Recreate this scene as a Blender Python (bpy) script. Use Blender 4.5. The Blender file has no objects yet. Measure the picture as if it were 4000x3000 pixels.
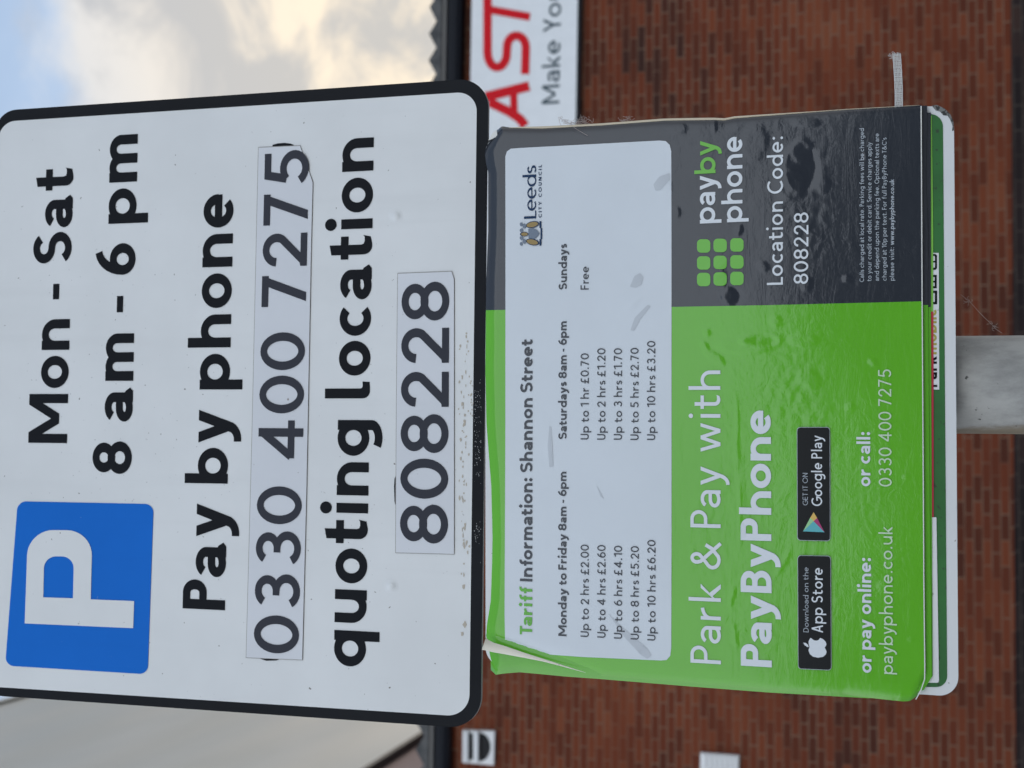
import bpy, bmesh, math, random
from mathutils import Vector, Matrix
from mathutils.geometry import delaunay_2d_cdt

random.seed(7)
scene = bpy.context.scene
col = scene.collection

# ------------------------------------------------------------------ camera
F = 5000.0                       # focal length in pixels of the 4000 x 3000 picture
CAM = Vector((0.0, -0.99, 1.90))
_up = Vector((-3.726, 0.0, -1.0)).normalized()
_rt = Vector((0.28, 18.0, -1.0))
_rt = (_rt - _up * _rt.dot(_up)).normalized()
_fw = _up.cross(_rt).normalized()
ROT = Matrix((_rt, _fw, _up))    # camera space -> world (x right, y away, z up)
cam_data = bpy.data.cameras.new('camera')
cam = bpy.data.objects.new('camera', cam_data)
col.objects.link(cam)
cam.matrix_world = Matrix.Translation(CAM) @ ROT.to_4x4()
cam_data.sensor_fit = 'HORIZONTAL'
cam_data.sensor_width = 36.0
cam_data.lens = F / 4000.0 * 36.0
cam_data.clip_start = 0.05
cam_data.clip_end = 2000.0
cam_data.dof.use_dof = True
cam_data.dof.focus_distance = 1.0
cam_data.dof.aperture_fstop = 10.5
scene.camera = cam
scene.render.resolution_x = 1024
scene.render.resolution_y = 768

# ------------------------------------------------------------------ light
SUN_EL, SUN_AZ = math.radians(11), math.radians(23)      # low, behind the brick building, a little to the right
sun_dir = Vector((math.sin(SUN_AZ) * math.cos(SUN_EL), math.cos(SUN_AZ) * math.cos(SUN_EL), math.sin(SUN_EL)))
world = bpy.data.worlds.new('World')
scene.world = world
world.use_nodes = True
wn, wl = world.node_tree.nodes, world.node_tree.links
wn.clear()


def nd(tree, typ, **kw):
    n = tree.nodes.new(typ)
    for k, v in kw.items():
        if k.startswith('i_'):
            n.inputs[k[2:].replace('_', ' ')].default_value = v
        else:
            setattr(n, k, v)
    return n


def mth(tree, op, a, b=None, c=None, clamp=False):
    n = tree.nodes.new('ShaderNodeMath')
    n.operation = op
    n.use_clamp = clamp
    for i, v in enumerate((a, b, c)):
        if v is None:
            continue
        if isinstance(v, (int, float)):
            n.inputs[i].default_value = v
        else:
            tree.links.new(v, n.inputs[i])
    return n.outputs[0]


def mixc(tree, fac, a, b):
    n = tree.nodes.new('ShaderNodeMix')
    n.data_type = 'RGBA'
    for s, v in ((n.inputs[0], fac), (n.inputs[6], a), (n.inputs[7], b)):
        if isinstance(v, (int, float)):
            s.default_value = v
        elif isinstance(v, tuple):
            s.default_value = (*v, 1) if len(v) == 3 else v
        else:
            tree.links.new(v, s)
    return n.outputs[2]


def smooth(tree, v, lo, hi, a=0.0, b=1.0):
    n = tree.nodes.new('ShaderNodeMapRange')
    n.interpolation_type = 'SMOOTHSTEP'
    tree.links.new(v, n.inputs[0])
    n.inputs[1].default_value, n.inputs[2].default_value = lo, hi
    n.inputs[3].default_value, n.inputs[4].default_value = a, b
    return n.outputs[0]


def noise(tree, vec, scale, detail=3.0, rough=0.5, dist=0.0):
    n = tree.nodes.new('ShaderNodeTexNoise')
    n.inputs['Scale'].default_value = scale
    n.inputs['Detail'].default_value = detail
    n.inputs['Roughness'].default_value = rough
    n.inputs['Distortion'].default_value = dist
    if vec is not None:
        tree.links.new(vec, n.inputs['Vector'])
    return n.outputs[0]


def mapping(tree, vec, scale=(1, 1, 1), loc=(0, 0, 0), rot=(0, 0, 0)):
    n = tree.nodes.new('ShaderNodeMapping')
    n.inputs['Scale'].default_value = scale
    n.inputs['Location'].default_value = loc
    n.inputs['Rotation'].default_value = rot
    tree.links.new(vec, n.inputs['Vector'])
    return n.outputs[0]


T = world.node_tree
tc = nd(T, 'ShaderNodeTexCoord')
sky = nd(T, 'ShaderNodeTexSky', sky_type='NISHITA', sun_disc=False, sun_elevation=SUN_EL,
         sun_rotation=SUN_AZ, air_density=1.0, dust_density=0.6, ozone_density=1.6)
bg_sky = nd(T, 'ShaderNodeBackground')
T.links.new(mixc(T, 0.35, sky.outputs[0], (3.4, 5.0, 7.4)), bg_sky.inputs[0])
bg_sky.inputs[1].default_value = 0.15
sep = nd(T, 'ShaderNodeSeparateXYZ')
T.links.new(tc.outputs['Generated'], sep.inputs[0])
dotn = nd(T, 'ShaderNodeVectorMath', operation='DOT_PRODUCT')
T.links.new(tc.outputs['Generated'], dotn.inputs[0])
dotn.inputs[1].default_value = sun_dir
sunw = smooth(T, dotn.outputs['Value'], 0.915, 0.987)           # near the hidden sun
back = smooth(T, dotn.outputs['Value'], 0.45, -0.7)           # the sky behind the photographer
n1 = noise(T, mapping(T, tc.outputs['Generated'], (1, 1, 1.5), (3.9, 4.6, 7.5)), 4.6, 7.0, 0.52, 0.35)
n2 = noise(T, mapping(T, tc.outputs['Generated'], (1, 1, 1.7), (6.6, 3.9, 7.5)), 7.5, 6.0, 0.55, 0.5)
elev_bias = smooth(T, sep.outputs[2], 0.49, 0.58, 0.24, -0.10)
mask = smooth(T, mth(T, 'ADD', n1, elev_bias), 0.45, 0.62, 0.10, 1.0)
shade = smooth(T, n2, 0.40, 0.60)
cl = mixc(T, shade, (0.53, 0.545, 0.575), (0.74, 0.745, 0.755))
warm = mixc(T, shade, (0.60, 0.58, 0.55), (1.02, 0.88, 0.69))
cl = mixc(T, sunw, cl, warm)
cl = mixc(T, back, cl, (1.64, 1.77, 1.93))
bg_cl = nd(T, 'ShaderNodeBackground')
T.links.new(cl, bg_cl.inputs[0])
bg_cl.inputs[1].default_value = 1.0
mixw = nd(T, 'ShaderNodeMixShader')
T.links.new(mask, mixw.inputs[0])
T.links.new(bg_sky.outputs[0], mixw.inputs[1])
T.links.new(bg_cl.outputs[0], mixw.inputs[2])
wo = nd(T, 'ShaderNodeOutputWorld')
T.links.new(mixw.outputs[0], wo.inputs[0])

sun_data = bpy.data.lights.new('sun', 'SUN')
sun_data.energy = 0.5
sun_data.angle = math.radians(12)
sun_data.color = (1.0, 0.86, 0.68)
sun_ob = bpy.data.objects.new('sun', sun_data)
col.objects.link(sun_ob)
sun_ob.rotation_euler = sun_dir.to_track_quat('Z', 'Y').to_euler()
sun_ob.location = sun_dir * 60

vs = scene.view_settings
vs.view_transform = 'Standard'
vs.look = 'None'
vs.exposure = 0.10
vs.gamma = 1.0
vs.use_curve_mapping = False


# ------------------------------------------------------------------ picture -> place
def ray(x, y):
    return ROT @ Vector(((x - 2000.0) / F, -(y - 1500.0) / F, -1.0))


def at(x, y, Y=0.0):
    """point on the upright plane at distance Y that the photo shows at pixel x, y"""
    w = ray(x, y)
    return CAM + w * ((Y - CAM.y) / w.y)


WALL_Y = 11.0


# ------------------------------------------------------------------ object helpers
def empty(name, loc, label, cat, group=None):
    o = bpy.data.objects.new(name, None)
    o.empty_display_size = 0.05
    o.location = loc
    col.objects.link(o)
    o['label'] = label
    o['category'] = cat
    if group:
        o['group'] = group
    return o


def origin(parent):
    p = Vector((0, 0, 0))
    while parent is not None:
        p += parent.location
        parent = parent.parent
    return p


def mesh(name, verts, faces, mats, parent=None, idx=None, smooth_=False, tri=False):
    me = bpy.data.meshes.new(name)
    off = origin(parent)
    me.from_pydata([Vector(v) - off for v in verts], [], faces)
    mats = mats if isinstance(mats, (list, tuple)) else [mats]
    for m in mats:
        me.materials.append(m)
    if idx:
        for p, i in zip(me.polygons, idx):
            p.material_index = i
    if tri or smooth_:
        bm = bmesh.new()
        bm.from_mesh(me)
        if tri:
            bmesh.ops.triangulate(bm, faces=[f for f in bm.faces if len(f.verts) > 4])
        if smooth_:
            for f in bm.faces:
                f.smooth = True
        bm.to_mesh(me)
        bm.free()
    me.update()
    o = bpy.data.objects.new(name, me)
    col.objects.link(o)
    if parent is not None:
        o.parent = parent
    return o


def tag(o, label=None, cat=None, group=None, kind=None):
    for k, v in (('label', label), ('category', cat), ('group', group), ('kind', kind)):
        if v:
            o[k] = v
    return o


class MB:
    def __init__(self):
        self.v, self.f, self.i = [], [], []

    def add(self, verts, faces, mi=0):
        b = len(self.v)
        self.v += [Vector(v) for v in verts]
        for f in faces:
            self.f.append([b + k for k in f])
            self.i.append(mi)

    def box(self, a, b, mi=0):
        x0, y0, z0 = a
        x1, y1, z1 = b
        self.add([(x0, y0, z0), (x1, y0, z0), (x1, y1, z0), (x0, y1, z0), (x0, y0, z1), (x1, y0, z1), (x1, y1, z1), (x0, y1, z1)],
                 [(0, 3, 2, 1), (4, 5, 6, 7), (0, 1, 5, 4), (1, 2, 6, 5), (2, 3, 7, 6), (3, 0, 4, 7)], mi)

    def tube(self, pts, r, n=6, mi=0):
        pts = [Vector(p) for p in pts]
        rings = []
        for k, p in enumerate(pts):
            d = (pts[min(k + 1, len(pts) - 1)] - pts[max(k - 1, 0)]).normalized()
            a = d.cross(Vector((0.31, 0.87, 0.2))).normalized()
            b = d.cross(a).normalized()
            rr = r[k] if isinstance(r, (list, tuple)) else r
            rings.append([p + (a * math.cos(2 * math.pi * j / n) + b * math.sin(2 * math.pi * j / n)) * rr for j in range(n)])
        vs_ = [q for g in rings for q in g]
        fs = [(k * n + j, k * n + (j + 1) % n, (k + 1) * n + (j + 1) % n, (k + 1) * n + j) for k in range(len(pts) - 1) for j in range(n)]
        fs += [tuple(range(n))[::-1], tuple((len(pts) - 1) * n + j for j in range(n))]
        self.add(vs_, fs, mi)

    def build(self, name, mats, parent=None, smooth_=False):
        return mesh(name, self.v, self.f, mats, parent, self.i, smooth_)


def slab(name, poly, Y, depth, mats, parent=None, holes=None):
    """flat plate: pixel outline on the plane Y, given a real thickness away from the viewer; mats = face, rim"""
    n = len(poly)
    front = [at(x, y, Y) for x, y in poly]
    backv = [p + Vector((0, depth, 0)) for p in front]
    area = sum(front[i].x * front[(i + 1) % n].z - front[(i + 1) % n].x * front[i].z for i in range(n))
    order = list(range(n)) if area > 0 else list(range(n))[::-1]
    faces = [order, [n + i for i in order[::-1]]]
    idx = [0, 1]
    for k in range(n):
        a, b = order[k], order[(k + 1) % n]
        faces.append([a, n + a, n + b, b])
        idx.append(1)
    if not isinstance(mats, (list, tuple)):
        mats = [mats, mats]
    return mesh(name, front + backv, faces, mats, parent, idx, tri=True)


def film(name, polys, Y, mat, parent=None):
    """thin printed film: one or more pixel outlines on the plane Y"""
    V, Fc = [], []
    for poly in polys:
        pts = [at(x, y, Y) for x, y in poly]
        n = len(pts)
        area = sum(pts[i].x * pts[(i + 1) % n].z - pts[(i + 1) % n].x * pts[i].z for i in range(n))
        order = list(range(n)) if area > 0 else list(range(n))[::-1]
        Fc.append([len(V) + k for k in order])
        V += pts
    return mesh(name, V, Fc, mat, parent, tri=True)


def rounded(corners, rad, n=8):
    """round the corners of a pixel polygon; rad one value or one per corner"""
    out = []
    m = len(corners)
    for i in range(m):
        p = Vector(corners[i])
        a = Vector(corners[i - 1])
        b = Vector(corners[(i + 1) % m])
        r = rad[i] if isinstance(rad, (list, tuple)) else rad
        if r <= 0:
            out.append((p.x, p.y))
            continue
        p0 = p + (a - p).normalized() * r
        p1 = p + (b - p).normalized() * r
        k = 0.5523
        c0 = p0 + (p - p0) * k
        c1 = p1 + (p - p1) * k
        for j in range(n + 1):
            t = j / n
            q = p0 * (1 - t) ** 3 + c0 * 3 * t * (1 - t) ** 2 + c1 * 3 * t * t * (1 - t) + p1 * t ** 3
            out.append((q.x, q.y))
    return out


def interp(tab, t):
    if t <= tab[0][0]:
        return tab[0][1]
    for (a, va), (b, vb) in zip(tab, tab[1:]):
        if t <= b:
            return va + (vb - va) * (t - a) / (b - a)
    return tab[-1][1]


# ------------------------------------------------------------------ materials
def material(name, color, rough=0.5, metal=0.0, spec=0.5, coat=0.0):
    m = bpy.data.materials.new(name)
    m.use_nodes = True
    b = m.node_tree.nodes['Principled BSDF']
    b.inputs['Base Color'].default_value = (*color, 1)
    b.inputs['Roughness'].default_value = rough
    b.inputs['Metallic'].default_value = metal
    b.inputs['Specular IOR Level'].default_value = spec
    b.inputs['Coat Weight'].default_value = coat
    return m


def bsdf(m):
    return m.node_tree.nodes['Principled BSDF']


def obj_coord(t):
    return nd(t, 'ShaderNodeTexCoord').outputs['Object']


def bump(m, height, strength=0.3, dist=0.001):
    t = m.node_tree
    b = nd(t, 'ShaderNodeBump')
    b.inputs['Strength'].default_value = strength
    b.inputs['Distance'].default_value = dist
    t.links.new(height, b.inputs['Height'])
    t.links.new(b.outputs[0], bsdf(m).inputs['Normal'])


def speckled(name, color, dirt, rough, amount=0.66, sc=420, mott=0.06, spec=0.5, lo_col=None):
    """paint with small specks of dirt and a faint mottling"""
    m = material(name, color, rough, spec=spec)
    t = m.node_tree
    c = obj_coord(t)
    sp = smooth(t, noise(t, c, sc, 2.0, 0.5), amount, amount + 0.06)
    big = noise(t, c, 9, 4.0, 0.6)
    base = mixc(t, smooth(t, big, 0.3, 0.7), color, tuple(v * (1 - mott) for v in color))
    run = noise(t, mapping(t, c, (34, 34, 2.2)), 1.0, 4.0, 0.6)          # faint run-off streaks
    base = mixc(t, smooth(t, run, 0.52, 0.78, 0.0, 0.5), base, tuple(v * (1 - 1.6 * mott) for v in color))
    t.links.new(mixc(t, sp, base, dirt), bsdf(m).inputs['Base Color'])
    t.links.new(mth(t, 'MULTIPLY_ADD', big, 0.14, rough - 0.07), bsdf(m).inputs['Roughness'])
    return m


M = {}
M['sign_white'] = speckled('sign_white', (0.735, 0.74, 0.735), (0.14, 0.12, 0.10), 0.42, 0.725, 230, 0.06)
M['sticker_white'] = speckled('sticker_white', (0.66, 0.67, 0.70), (0.25, 0.22, 0.20), 0.38, 0.74, 200, 0.05)
M['sign_black'] = speckled('sign_black', (0.010, 0.011, 0.014), (0.40, 0.40, 0.40), 0.45, 0.745, 260, 0.2, 0.10)
M['letter_black'] = material('letter_black', (0.009, 0.010, 0.013), 0.5, spec=0.08)
M['letter_sticker'] = material('letter_sticker', (0.036, 0.038, 0.050), 0.5, spec=0.15)
M['blue'] = speckled('blue_film', (0.006, 0.150, 0.60), (0.35, 0.45, 0.6), 0.45, 0.76, 260, 0.06, 0.1)
M['alu'] = material('aluminium_edge', (0.62, 0.61, 0.58), 0.45, 0.2)
M['paper_edge'] = material('paper_edge', (0.75, 0.74, 0.70), 0.6)
M['cream'] = speckled('cream_paper_back', (0.90, 0.84, 0.71), (0.3, 0.25, 0.2), 0.8, 0.70, 300, 0.1)


def glossy_sheet(name, color, wrinkle=1.0, rough=0.13):
    """laminated print: glossy, crinkled, with fine leathery texture"""
    m = material(name, color, rough, spec=0.5)
    t = m.node_tree
    c = obj_coord(t)
    zone = smooth(t, noise(t, c, 7.0, 2.0, 0.5), 0.40, 0.62)
    fine = noise(t, mapping(t, c, (1, 1, 0.55)), 420, 3.0, 0.6)
    mid = noise(t, c, 95, 4.0, 0.6, 0.8)
    crease = noise(t, mapping(t, c, (0.6, 1, 2.4)), 30, 5.0, 0.65, 1.5)
    h = mth(t, 'MULTIPLY', fine, 0.08)
    h = mth(t, 'ADD', h, mth(t, 'MULTIPLY', mth(t, 'MULTIPLY', mid, zone), 0.35))
    h = mth(t, 'ADD', h, mth(t, 'MULTIPLY', crease, 0.22))
    bump(m, h, 0.55 * wrinkle, 0.0011)
    var = noise(t, c, 16, 4, 0.6)
    t.links.new(mixc(t, var, tuple(v * 0.94 for v in color), tuple(v * 1.06 for v in color)), bsdf(m).inputs['Base Color'])
    return m


M['green'] = glossy_sheet('lime_green_laminate', (0.125, 0.445, 0.024))
M['slate'] = glossy_sheet('slate_laminate', (0.030, 0.034, 0.043))
M['panel_white'] = glossy_sheet('white_laminate', (0.62, 0.66, 0.70), 0.35, 0.22)
M['lip'] = material('painted_sky_glint', (0.62, 0.53, 0.38), 0.15)  # cream that paints the sky glint on the sheet edge
M['panel_shade'] = glossy_sheet('painted_panel_shade', (0.50, 0.53, 0.565), 0.5, 0.35)  # darker panel white for painted crease shade and reflections
M['green_under'] = glossy_sheet('under_green_laminate', (0.115, 0.42, 0.024), 0.6, 0.18)
M['slate_under'] = glossy_sheet('under_slate_laminate', (0.028, 0.031, 0.040), 0.6, 0.2)
M['lime'] = material('lime_strip', (0.20, 0.55, 0.06), 0.35)
M['red'] = material('red_strip', (0.52, 0.022, 0.045), 0.35)
M['white_strip'] = speckled('white_strip', (0.78, 0.78, 0.78), (0.3, 0.3, 0.28), 0.4, 0.7, 300)
M['olive'] = material('olive_print', (0.40, 0.36, 0.06), 0.5)
M['print_dark'] = material('dark_print', (0.030, 0.036, 0.048), 0.35)
M['print_green'] = material('green_print', (0.11, 0.42, 0.03), 0.35)
M['print_logo_green'] = material('logo_green_print', (0.13, 0.46, 0.035), 0.2)
M['print_white'] = material('white_print', (0.68, 0.71, 0.74), 0.25)
M['print_grey'] = material('grey_print', (0.42, 0.46, 0.50), 0.3)
M['print_palegreen'] = material('pale_print', (0.56, 0.70, 0.50), 0.25)
M['print_navy'] = material('navy_print', (0.010, 0.036, 0.095), 0.4, spec=0.15)
M['badge'] = material('black_print', (0.008, 0.009, 0.010), 0.3, spec=0.2)
M['gold'] = material('gold_print', (0.30, 0.20, 0.055), 0.4)
M['greyblue'] = material('grey_blue_print', (0.14, 0.18, 0.24), 0.4)
M['teal'] = material('teal_print', (0.09, 0.42, 0.46), 0.3)
M['mint'] = material('mint_print', (0.30, 0.60, 0.28), 0.3)
M['yellow'] = material('yellow_print', (0.70, 0.45, 0.10), 0.3)
M['crimson'] = material('crimson_print', (0.38, 0.02, 0.14), 0.3)
M['plate_green'] = speckled('old_dark_green', (0.022, 0.17, 0.028), (0.02, 0.05, 0.02), 0.45, 0.62, 200, 0.3)
M['plate_white'] = speckled('plate_white', (0.72, 0.73, 0.73), (0.3, 0.28, 0.25), 0.45, 0.72, 240, 0.05)

# ------------------------------------------------------------------ lettering: a monoline alphabet drawn as strokes
def E(cx, cy, rx, ry, a0, a1, n=None):
    n = n or max(4, int(abs(a1 - a0) / 11))
    return [(cx + rx * math.cos(math.radians(a0 + (a1 - a0) * k / n)), cy + ry * math.sin(math.radians(a0 + (a1 - a0) * k / n))) for k in range(n + 1)]


def glyph(ch, X, w, hr, A, D, tail, wd):
    """advance ink width, strokes and polygons of a letter; cap height 1"""
    hx, hy = w / 2, w * hr / 2
    S, P = [], []                        # strokes (open polylines), polygons

    def diag(x0, y0, x1, y1, k=1.0):     # stem cut level at both ends
        L = math.hypot(x1 - x0, y1 - y0)
        q = min(w * k * L / abs(y1 - y0), w * 1.9) / 2
        P.append([(x0 - q, y0), (x0 + q, y0), (x1 + q, y1), (x1 - q, y1)])
        return q

    def rect(x0, y0, x1, y1):
        P.append([(x0, y0), (x1, y0), (x1, y1), (x0, y1)])

    def dot(cx, cy, r):
        P.append(E(cx, cy, r, r, 0, 337.5, 15))

    def ring(cx, cy, rx, ry):
        S.append(E(cx, cy, rx, ry, 0, 360, 32))

    ow = (X * 0.98 + w * 0.25) * wd
    nw = (X * 0.84 + w * 0.55) * wd
    cw = wd
    dr = w * 0.62
    W = 0.5
    if ch == 'a':
        W = (X * 0.74 + w * 0.55) * wd
        S.append(E(W / 2, X * .66, W / 2 - hx, X * .34 - hy, 158, 0) + [(W - hx, 0)])
        m_ = W * .46
        b = X * .60
        S.append([(W - hx, b - hy), (m_, b - hy)] + E(m_, b / 2, m_ - hx, b / 2 - hy, 90, 270) + E(m_, b / 2, W - hx - m_, b / 2 - hy, 270, 345))
        if tail:
            P.append([(W - w, .0), (W + w * .12, .0), (W + w * .5, .07), (W + w * .15, .19), (W - w, .24)])
            W += w * .40
    elif ch in 'bpdqg':
        W = ow + w * .10
        left = ch in 'bp'
        c = W / 2
        ring(c, X / 2, W / 2 - hx, X / 2 - hy)
        x = hx if left else W - hx
        if ch in 'bd':
            rect(x - hx, 0, x + hx, A)
        elif ch in 'pq':
            rect(x - hx, -D, x + hx, X)
        else:
            r = W / 2 - hx
            S.append([(x, X), (x, -D + hy + .16)] + E(W / 2, -D + hy + .16, r, .16, 0, -128))
    elif ch == 'c':
        W = ow * .90
        S.append(E(ow / 2, X / 2, ow / 2 - hx, X / 2 - hy, 48, 312))
    elif ch == 'e':
        W = ow * .97
        S.append([(hx, X * .50), (W - .012, X * .50)])
        S.append(E(W / 2, X / 2, W / 2 - hx, X / 2 - hy, 0, 312))
    elif ch == 'f':
        W = .40 + w * .3
        x = .13 + hx
        S.append([(x, 0), (x, A - .22)] + E(x + .20, A - .22, .20, .22 - hy, 180, 75))
        S.append([(0, X - hy), (W * .92, X - hy)])
    elif ch in 'hn':
        W = nw
        rect(0, 0, w, A if ch == 'h' else X)
        r = W / 2 - hx
        ry = min(r, X * .48)
        S.append(E(W / 2, X - hy - ry, r, ry, 180, 0) + [(W - hx, 0)])
    elif ch == 'm':
        a_ = nw * .88
        W = 2 * a_ - w
        rect(0, 0, w, X)
        r = a_ / 2 - hx
        ry = min(r, X * .48)
        S.append(E(a_ / 2, X - hy - ry, r, ry, 180, 0) + [(a_ - hx, 0)])
        S.append(E(a_ * 1.5 - w, X - hy - ry, r, ry, 180, 0) + [(W - hx, 0)])
    elif ch == 'u':
        W = nw
        rect(W - w, 0, W, X)
        r = W / 2 - hx
        ry = min(r, X * .48)
        S.append([(hx, X)] + E(W / 2, hy + ry, r, ry, 180, 360))
    elif ch == 'i':
        W = w
        rect(0, 0, w, X)
        dot(hx, max(X + .1 + dr, 1.02 - dr * .5), dr)
    elif ch == 'l':
        if tail:
            W = w + .14
            P.append([(0, A), (0, .17)] + E(.16, .16, .16, .16, 190, 262, 5) + [(.18, 0), (W, .01), (W + .012, .17), (w + .05, .165), (w + .012, .18), (w, .215), (w, A)])
        else:
            W = w
            rect(0, 0, w, A)
    elif ch == 'k':
        W = (.46 + w * .9) * wd
        rect(0, 0, w, A)
        q = w * .62
        P.append([(w * .8, X * .38), (W - q * 1.9, X), (W - q * .1, X), (w * .8, X * .38 - w * .55)][::-1])
        P.append([(w * 1.2, X * .46), (W - q * 2, 0), (W, 0), (w * 1.2 + w * .8, X * .64)])
    elif ch == 'o':
        W = ow
        ring(W / 2, X / 2, W / 2 - hx, X / 2 - hy)
    elif ch == 'r':
        W = (.34 + w * .75) * wd
        rect(0, 0, w, X)
        S.append(E(W, X - hy - X * .40, W - hx, X * .40, 180, 97))
    elif ch in 'sS':
        H = X if ch == 's' else 1.0
        W = ((X * .60 + w * .55) if ch == 's' else (.50 + w * 1.15)) * wd
        c1, c2 = (H * .52 + H - hy) / 2, (H * .52 + hy) / 2
        r1, r2 = (H - hy - H * .52) / 2, (H * .52 - hy) / 2
        S.append(E(W / 2, c1, W / 2 - hx - .02, r1, 28, 270) + E(W / 2, c2, W / 2 - hx, r2, 90, -152)[1:])
    elif ch == 't':
        W = .36 + w * .75
        x = .10 + hx
        x0 = x - hx
        q = hy * 2
        P.append([(x0, X * 1.30), (x0, .20)] + E(x0 + .19, .19, .19, .19, 190, 262, 5) + [(x0 + .22, 0), (W * .93, .035), (W, .02 + q * 1.08), (W * .93, q * 1.02), (x0 + w + .075, q), (x0 + w + .02, q + .02), (x0 + w, q + .075), (x0 + w, X * (1.36 if tail else 1.30))])
        S.append([(0, X - hy), (W * .96, X - hy)])
    elif ch == 'v':
        W = (X * .74 + w * .9) * wd
        diag(W / 2, 0, w * .55, X)
        diag(W / 2, 0, W - w * .55, X)
    elif ch == 'w':
        W = (X * 1.22 + w * 1.1) * wd
        for a_, b_ in ((.27, 0), (.27, .5), (.73, .5), (.73, 1)):
            diag(W * a_, 0, w * .55 + (W - w * 1.1) * b_, X, .92)
    elif ch == 'x':
        W = (X * .70 + w * .9) * wd
        diag(w * .6, 0, W - w * .6, X)
        diag(W - w * .6, 0, w * .6, X)
    elif ch == 'y':
        W = (X * .74 + w * .9) * wd
        t_ = D * .62 / (X + D * .62)
        bx = W / 2 - (W / 2 - w * .55) * .55
        diag(W / 2, 0 + .02, w * .55, X)
        diag(W / 2 + (W / 2 - w * .55) * -.16, -X * .16, W - w * .55, X)
        k_ = (W / 2 - w * .55) / X
        p0, p1, p2 = (W / 2 - k_ * X * .10, -X * .10), (W / 2 - k_ * D * 1.1, -D + hy * .9), (W / 2 - k_ * D * 1.1 - w * .55 - .10, -D + hy)
        S.append([tuple((1 - u_) ** 2 * p0[i_] + 2 * u_ * (1 - u_) * p1[i_] + u_ * u_ * p2[i_] for i_ in (0, 1)) for u_ in [v_ / 8 for v_ in range(9)]])
    elif ch == 'A':
        W = (.62 + w * .9) * wd
        diag(w * .55, 0, W / 2, 1)
        diag(W - w * .55, 0, W / 2, 1)
        S.append([(W * .22, .30), (W * .78, .30)])
    elif ch == 'B':
        W = (.46 + w * .85) * wd
        rect(0, 0, w, 1)
        m_, r1, r2 = W - .30 - hx, .25, .27
        S.append([(hx, 1 - hy), (W - .26 - hx, 1 - hy)] + E(W - .26 - hx, .77 - hy / 2, .24, .23 - hy / 2, 90, -90) + [(hx, .54)])
        S.append([(hx, .54), (W - .27 - hx, .54)] + E(W - .27 - hx, .27 + hy / 2, .27, .27 - hy / 2, 90, -90) + [(hx, hy)])
    elif ch == 'C':
        W = (.78 + w * .2) * wd
        S.append(E(.5 * wd, .5, .5 * wd - hx, .5 - hy, 50, 310))
    elif ch == 'D':
        W = (.66 + w * .5) * wd
        rect(0, 0, w, 1)
        r = W * .60
        S.append([(hx, 1 - hy), (W - r, 1 - hy)] + E(W - r, .5, r - hx, .5 - hy, 90, -90) + [(hx, hy)])
    elif ch in 'EF':
        W = (.46 + w * .4) * wd
        rect(0, 0, w, 1)
        S.append([(hx, 1 - hy), (W, 1 - hy)])
        S.append([(hx, .52), (W * .94, .52)])
        if ch == 'E':
            S.append([(hx, hy), (W, hy)])
    elif ch == 'G':
        W = (.86 + w * .2) * wd
        S.append(E(.5 * wd, .5, .5 * wd - hx, .5 - hy, 48, 360) + [(.54 * wd, .47)])
    elif ch == 'I':
        W = w
        rect(0, 0, w, 1)
    elif ch == 'L':
        W = (.42 + w * .5) * wd
        rect(0, 0, w, 1)
        S.append([(hx, hy), (W, hy)])
    elif ch == 'M':
        W = (.72 + w * 2.0) * wd
        rect(0, 0, w, 1)
        rect(W - w, 0, W, 1)
        diag(w * .62, 1, W / 2, .22, .95)
        diag(W - w * .62, 1, W / 2, .22, .95)
    elif ch == 'N':
        W = (.58 + w * .9) * wd
        rect(0, 0, w, 1)
        rect(W - w, 0, W, 1)
        diag(w * .6, 1, W - w * .6, 0, .9)
    elif ch == 'O':
        W = 1.0 * wd
        ring(W / 2, .5, W / 2 - hx, .5 - hy)
    elif ch == 'P':
        W = (.46 + w * .85) * wd
        rect(0, 0, w, 1)
        b = .44
        r = (1 - b) / 2
        S.append([(hx, 1 - hy), (W - r, 1 - hy)] + E(W - r, 1 - r, r - hx, r - hy, 90, -90) + [(hx, b + hy)])
    elif ch == 'T':
        W = (.50 + w * .4) * wd
        rect(W / 2 - hx, 0, W / 2 + hx, 1)
        S.append([(0, 1 - hy), (W, 1 - hy)])
    elif ch == 'U':
        W = (.58 + w * .5) * wd
        r = W / 2 - hx
        S.append([(hx, 1)] + E(W / 2, hy + r, r, r, 180, 360) + [(W - hx, 1)])
    elif ch == 'Y':
        W = (.58 + w * .9) * wd
        rect(W / 2 - hx, 0, W / 2 + hx, .46)
        diag(W / 2, .42, w * .55, 1)
        diag(W / 2, .42, W - w * .55, 1)
    elif ch == '0':
        W = (.62 + w * .55) * wd
        ring(W / 2, .5, W / 2 - hx, .5 - hy)
    elif ch == '1':
        W = (.26 + w) * wd
        rect(W - w, 0, W, 1)
        S.append([(0, .80), (W - hx, 1 - hy * .8)])
    elif ch == '2':
        W = (.52 + w * .6) * wd
        c = W * .50
        S.append(E(c, .70 - hy * .2, c - hx, .30 - hy * .8, 178, -30) + [(hx * 1.25, hy * 1.2)])
        rect(0, 0, W, hy * 2)
        P.append([(0, 0), (hx * 2.2, 0), (hx * 2.2, hy * 2.4), (0, hy * 2)])
    elif ch == '3':
        W = (.54 + w * .65) * wd
        S.append(E(W / 2, .765 - hy / 2, W / 2 - hx - .03, .235 - hy / 2, 155, -90) + [(W * .38, .53)])
        S.append([(W * .38, .53)] + E(W / 2, .265 + hy / 2, W / 2 - hx, .265 - hy / 2, 90, -155))
    elif ch == '4':
        W = (.66 + w * .6) * wd
        x = W * .70
        rect(x - hx, 0, x + hx, 1)
        S.append([(hx * .6, .24 + hy * .4), (W, .24 + hy * .4)])
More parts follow.
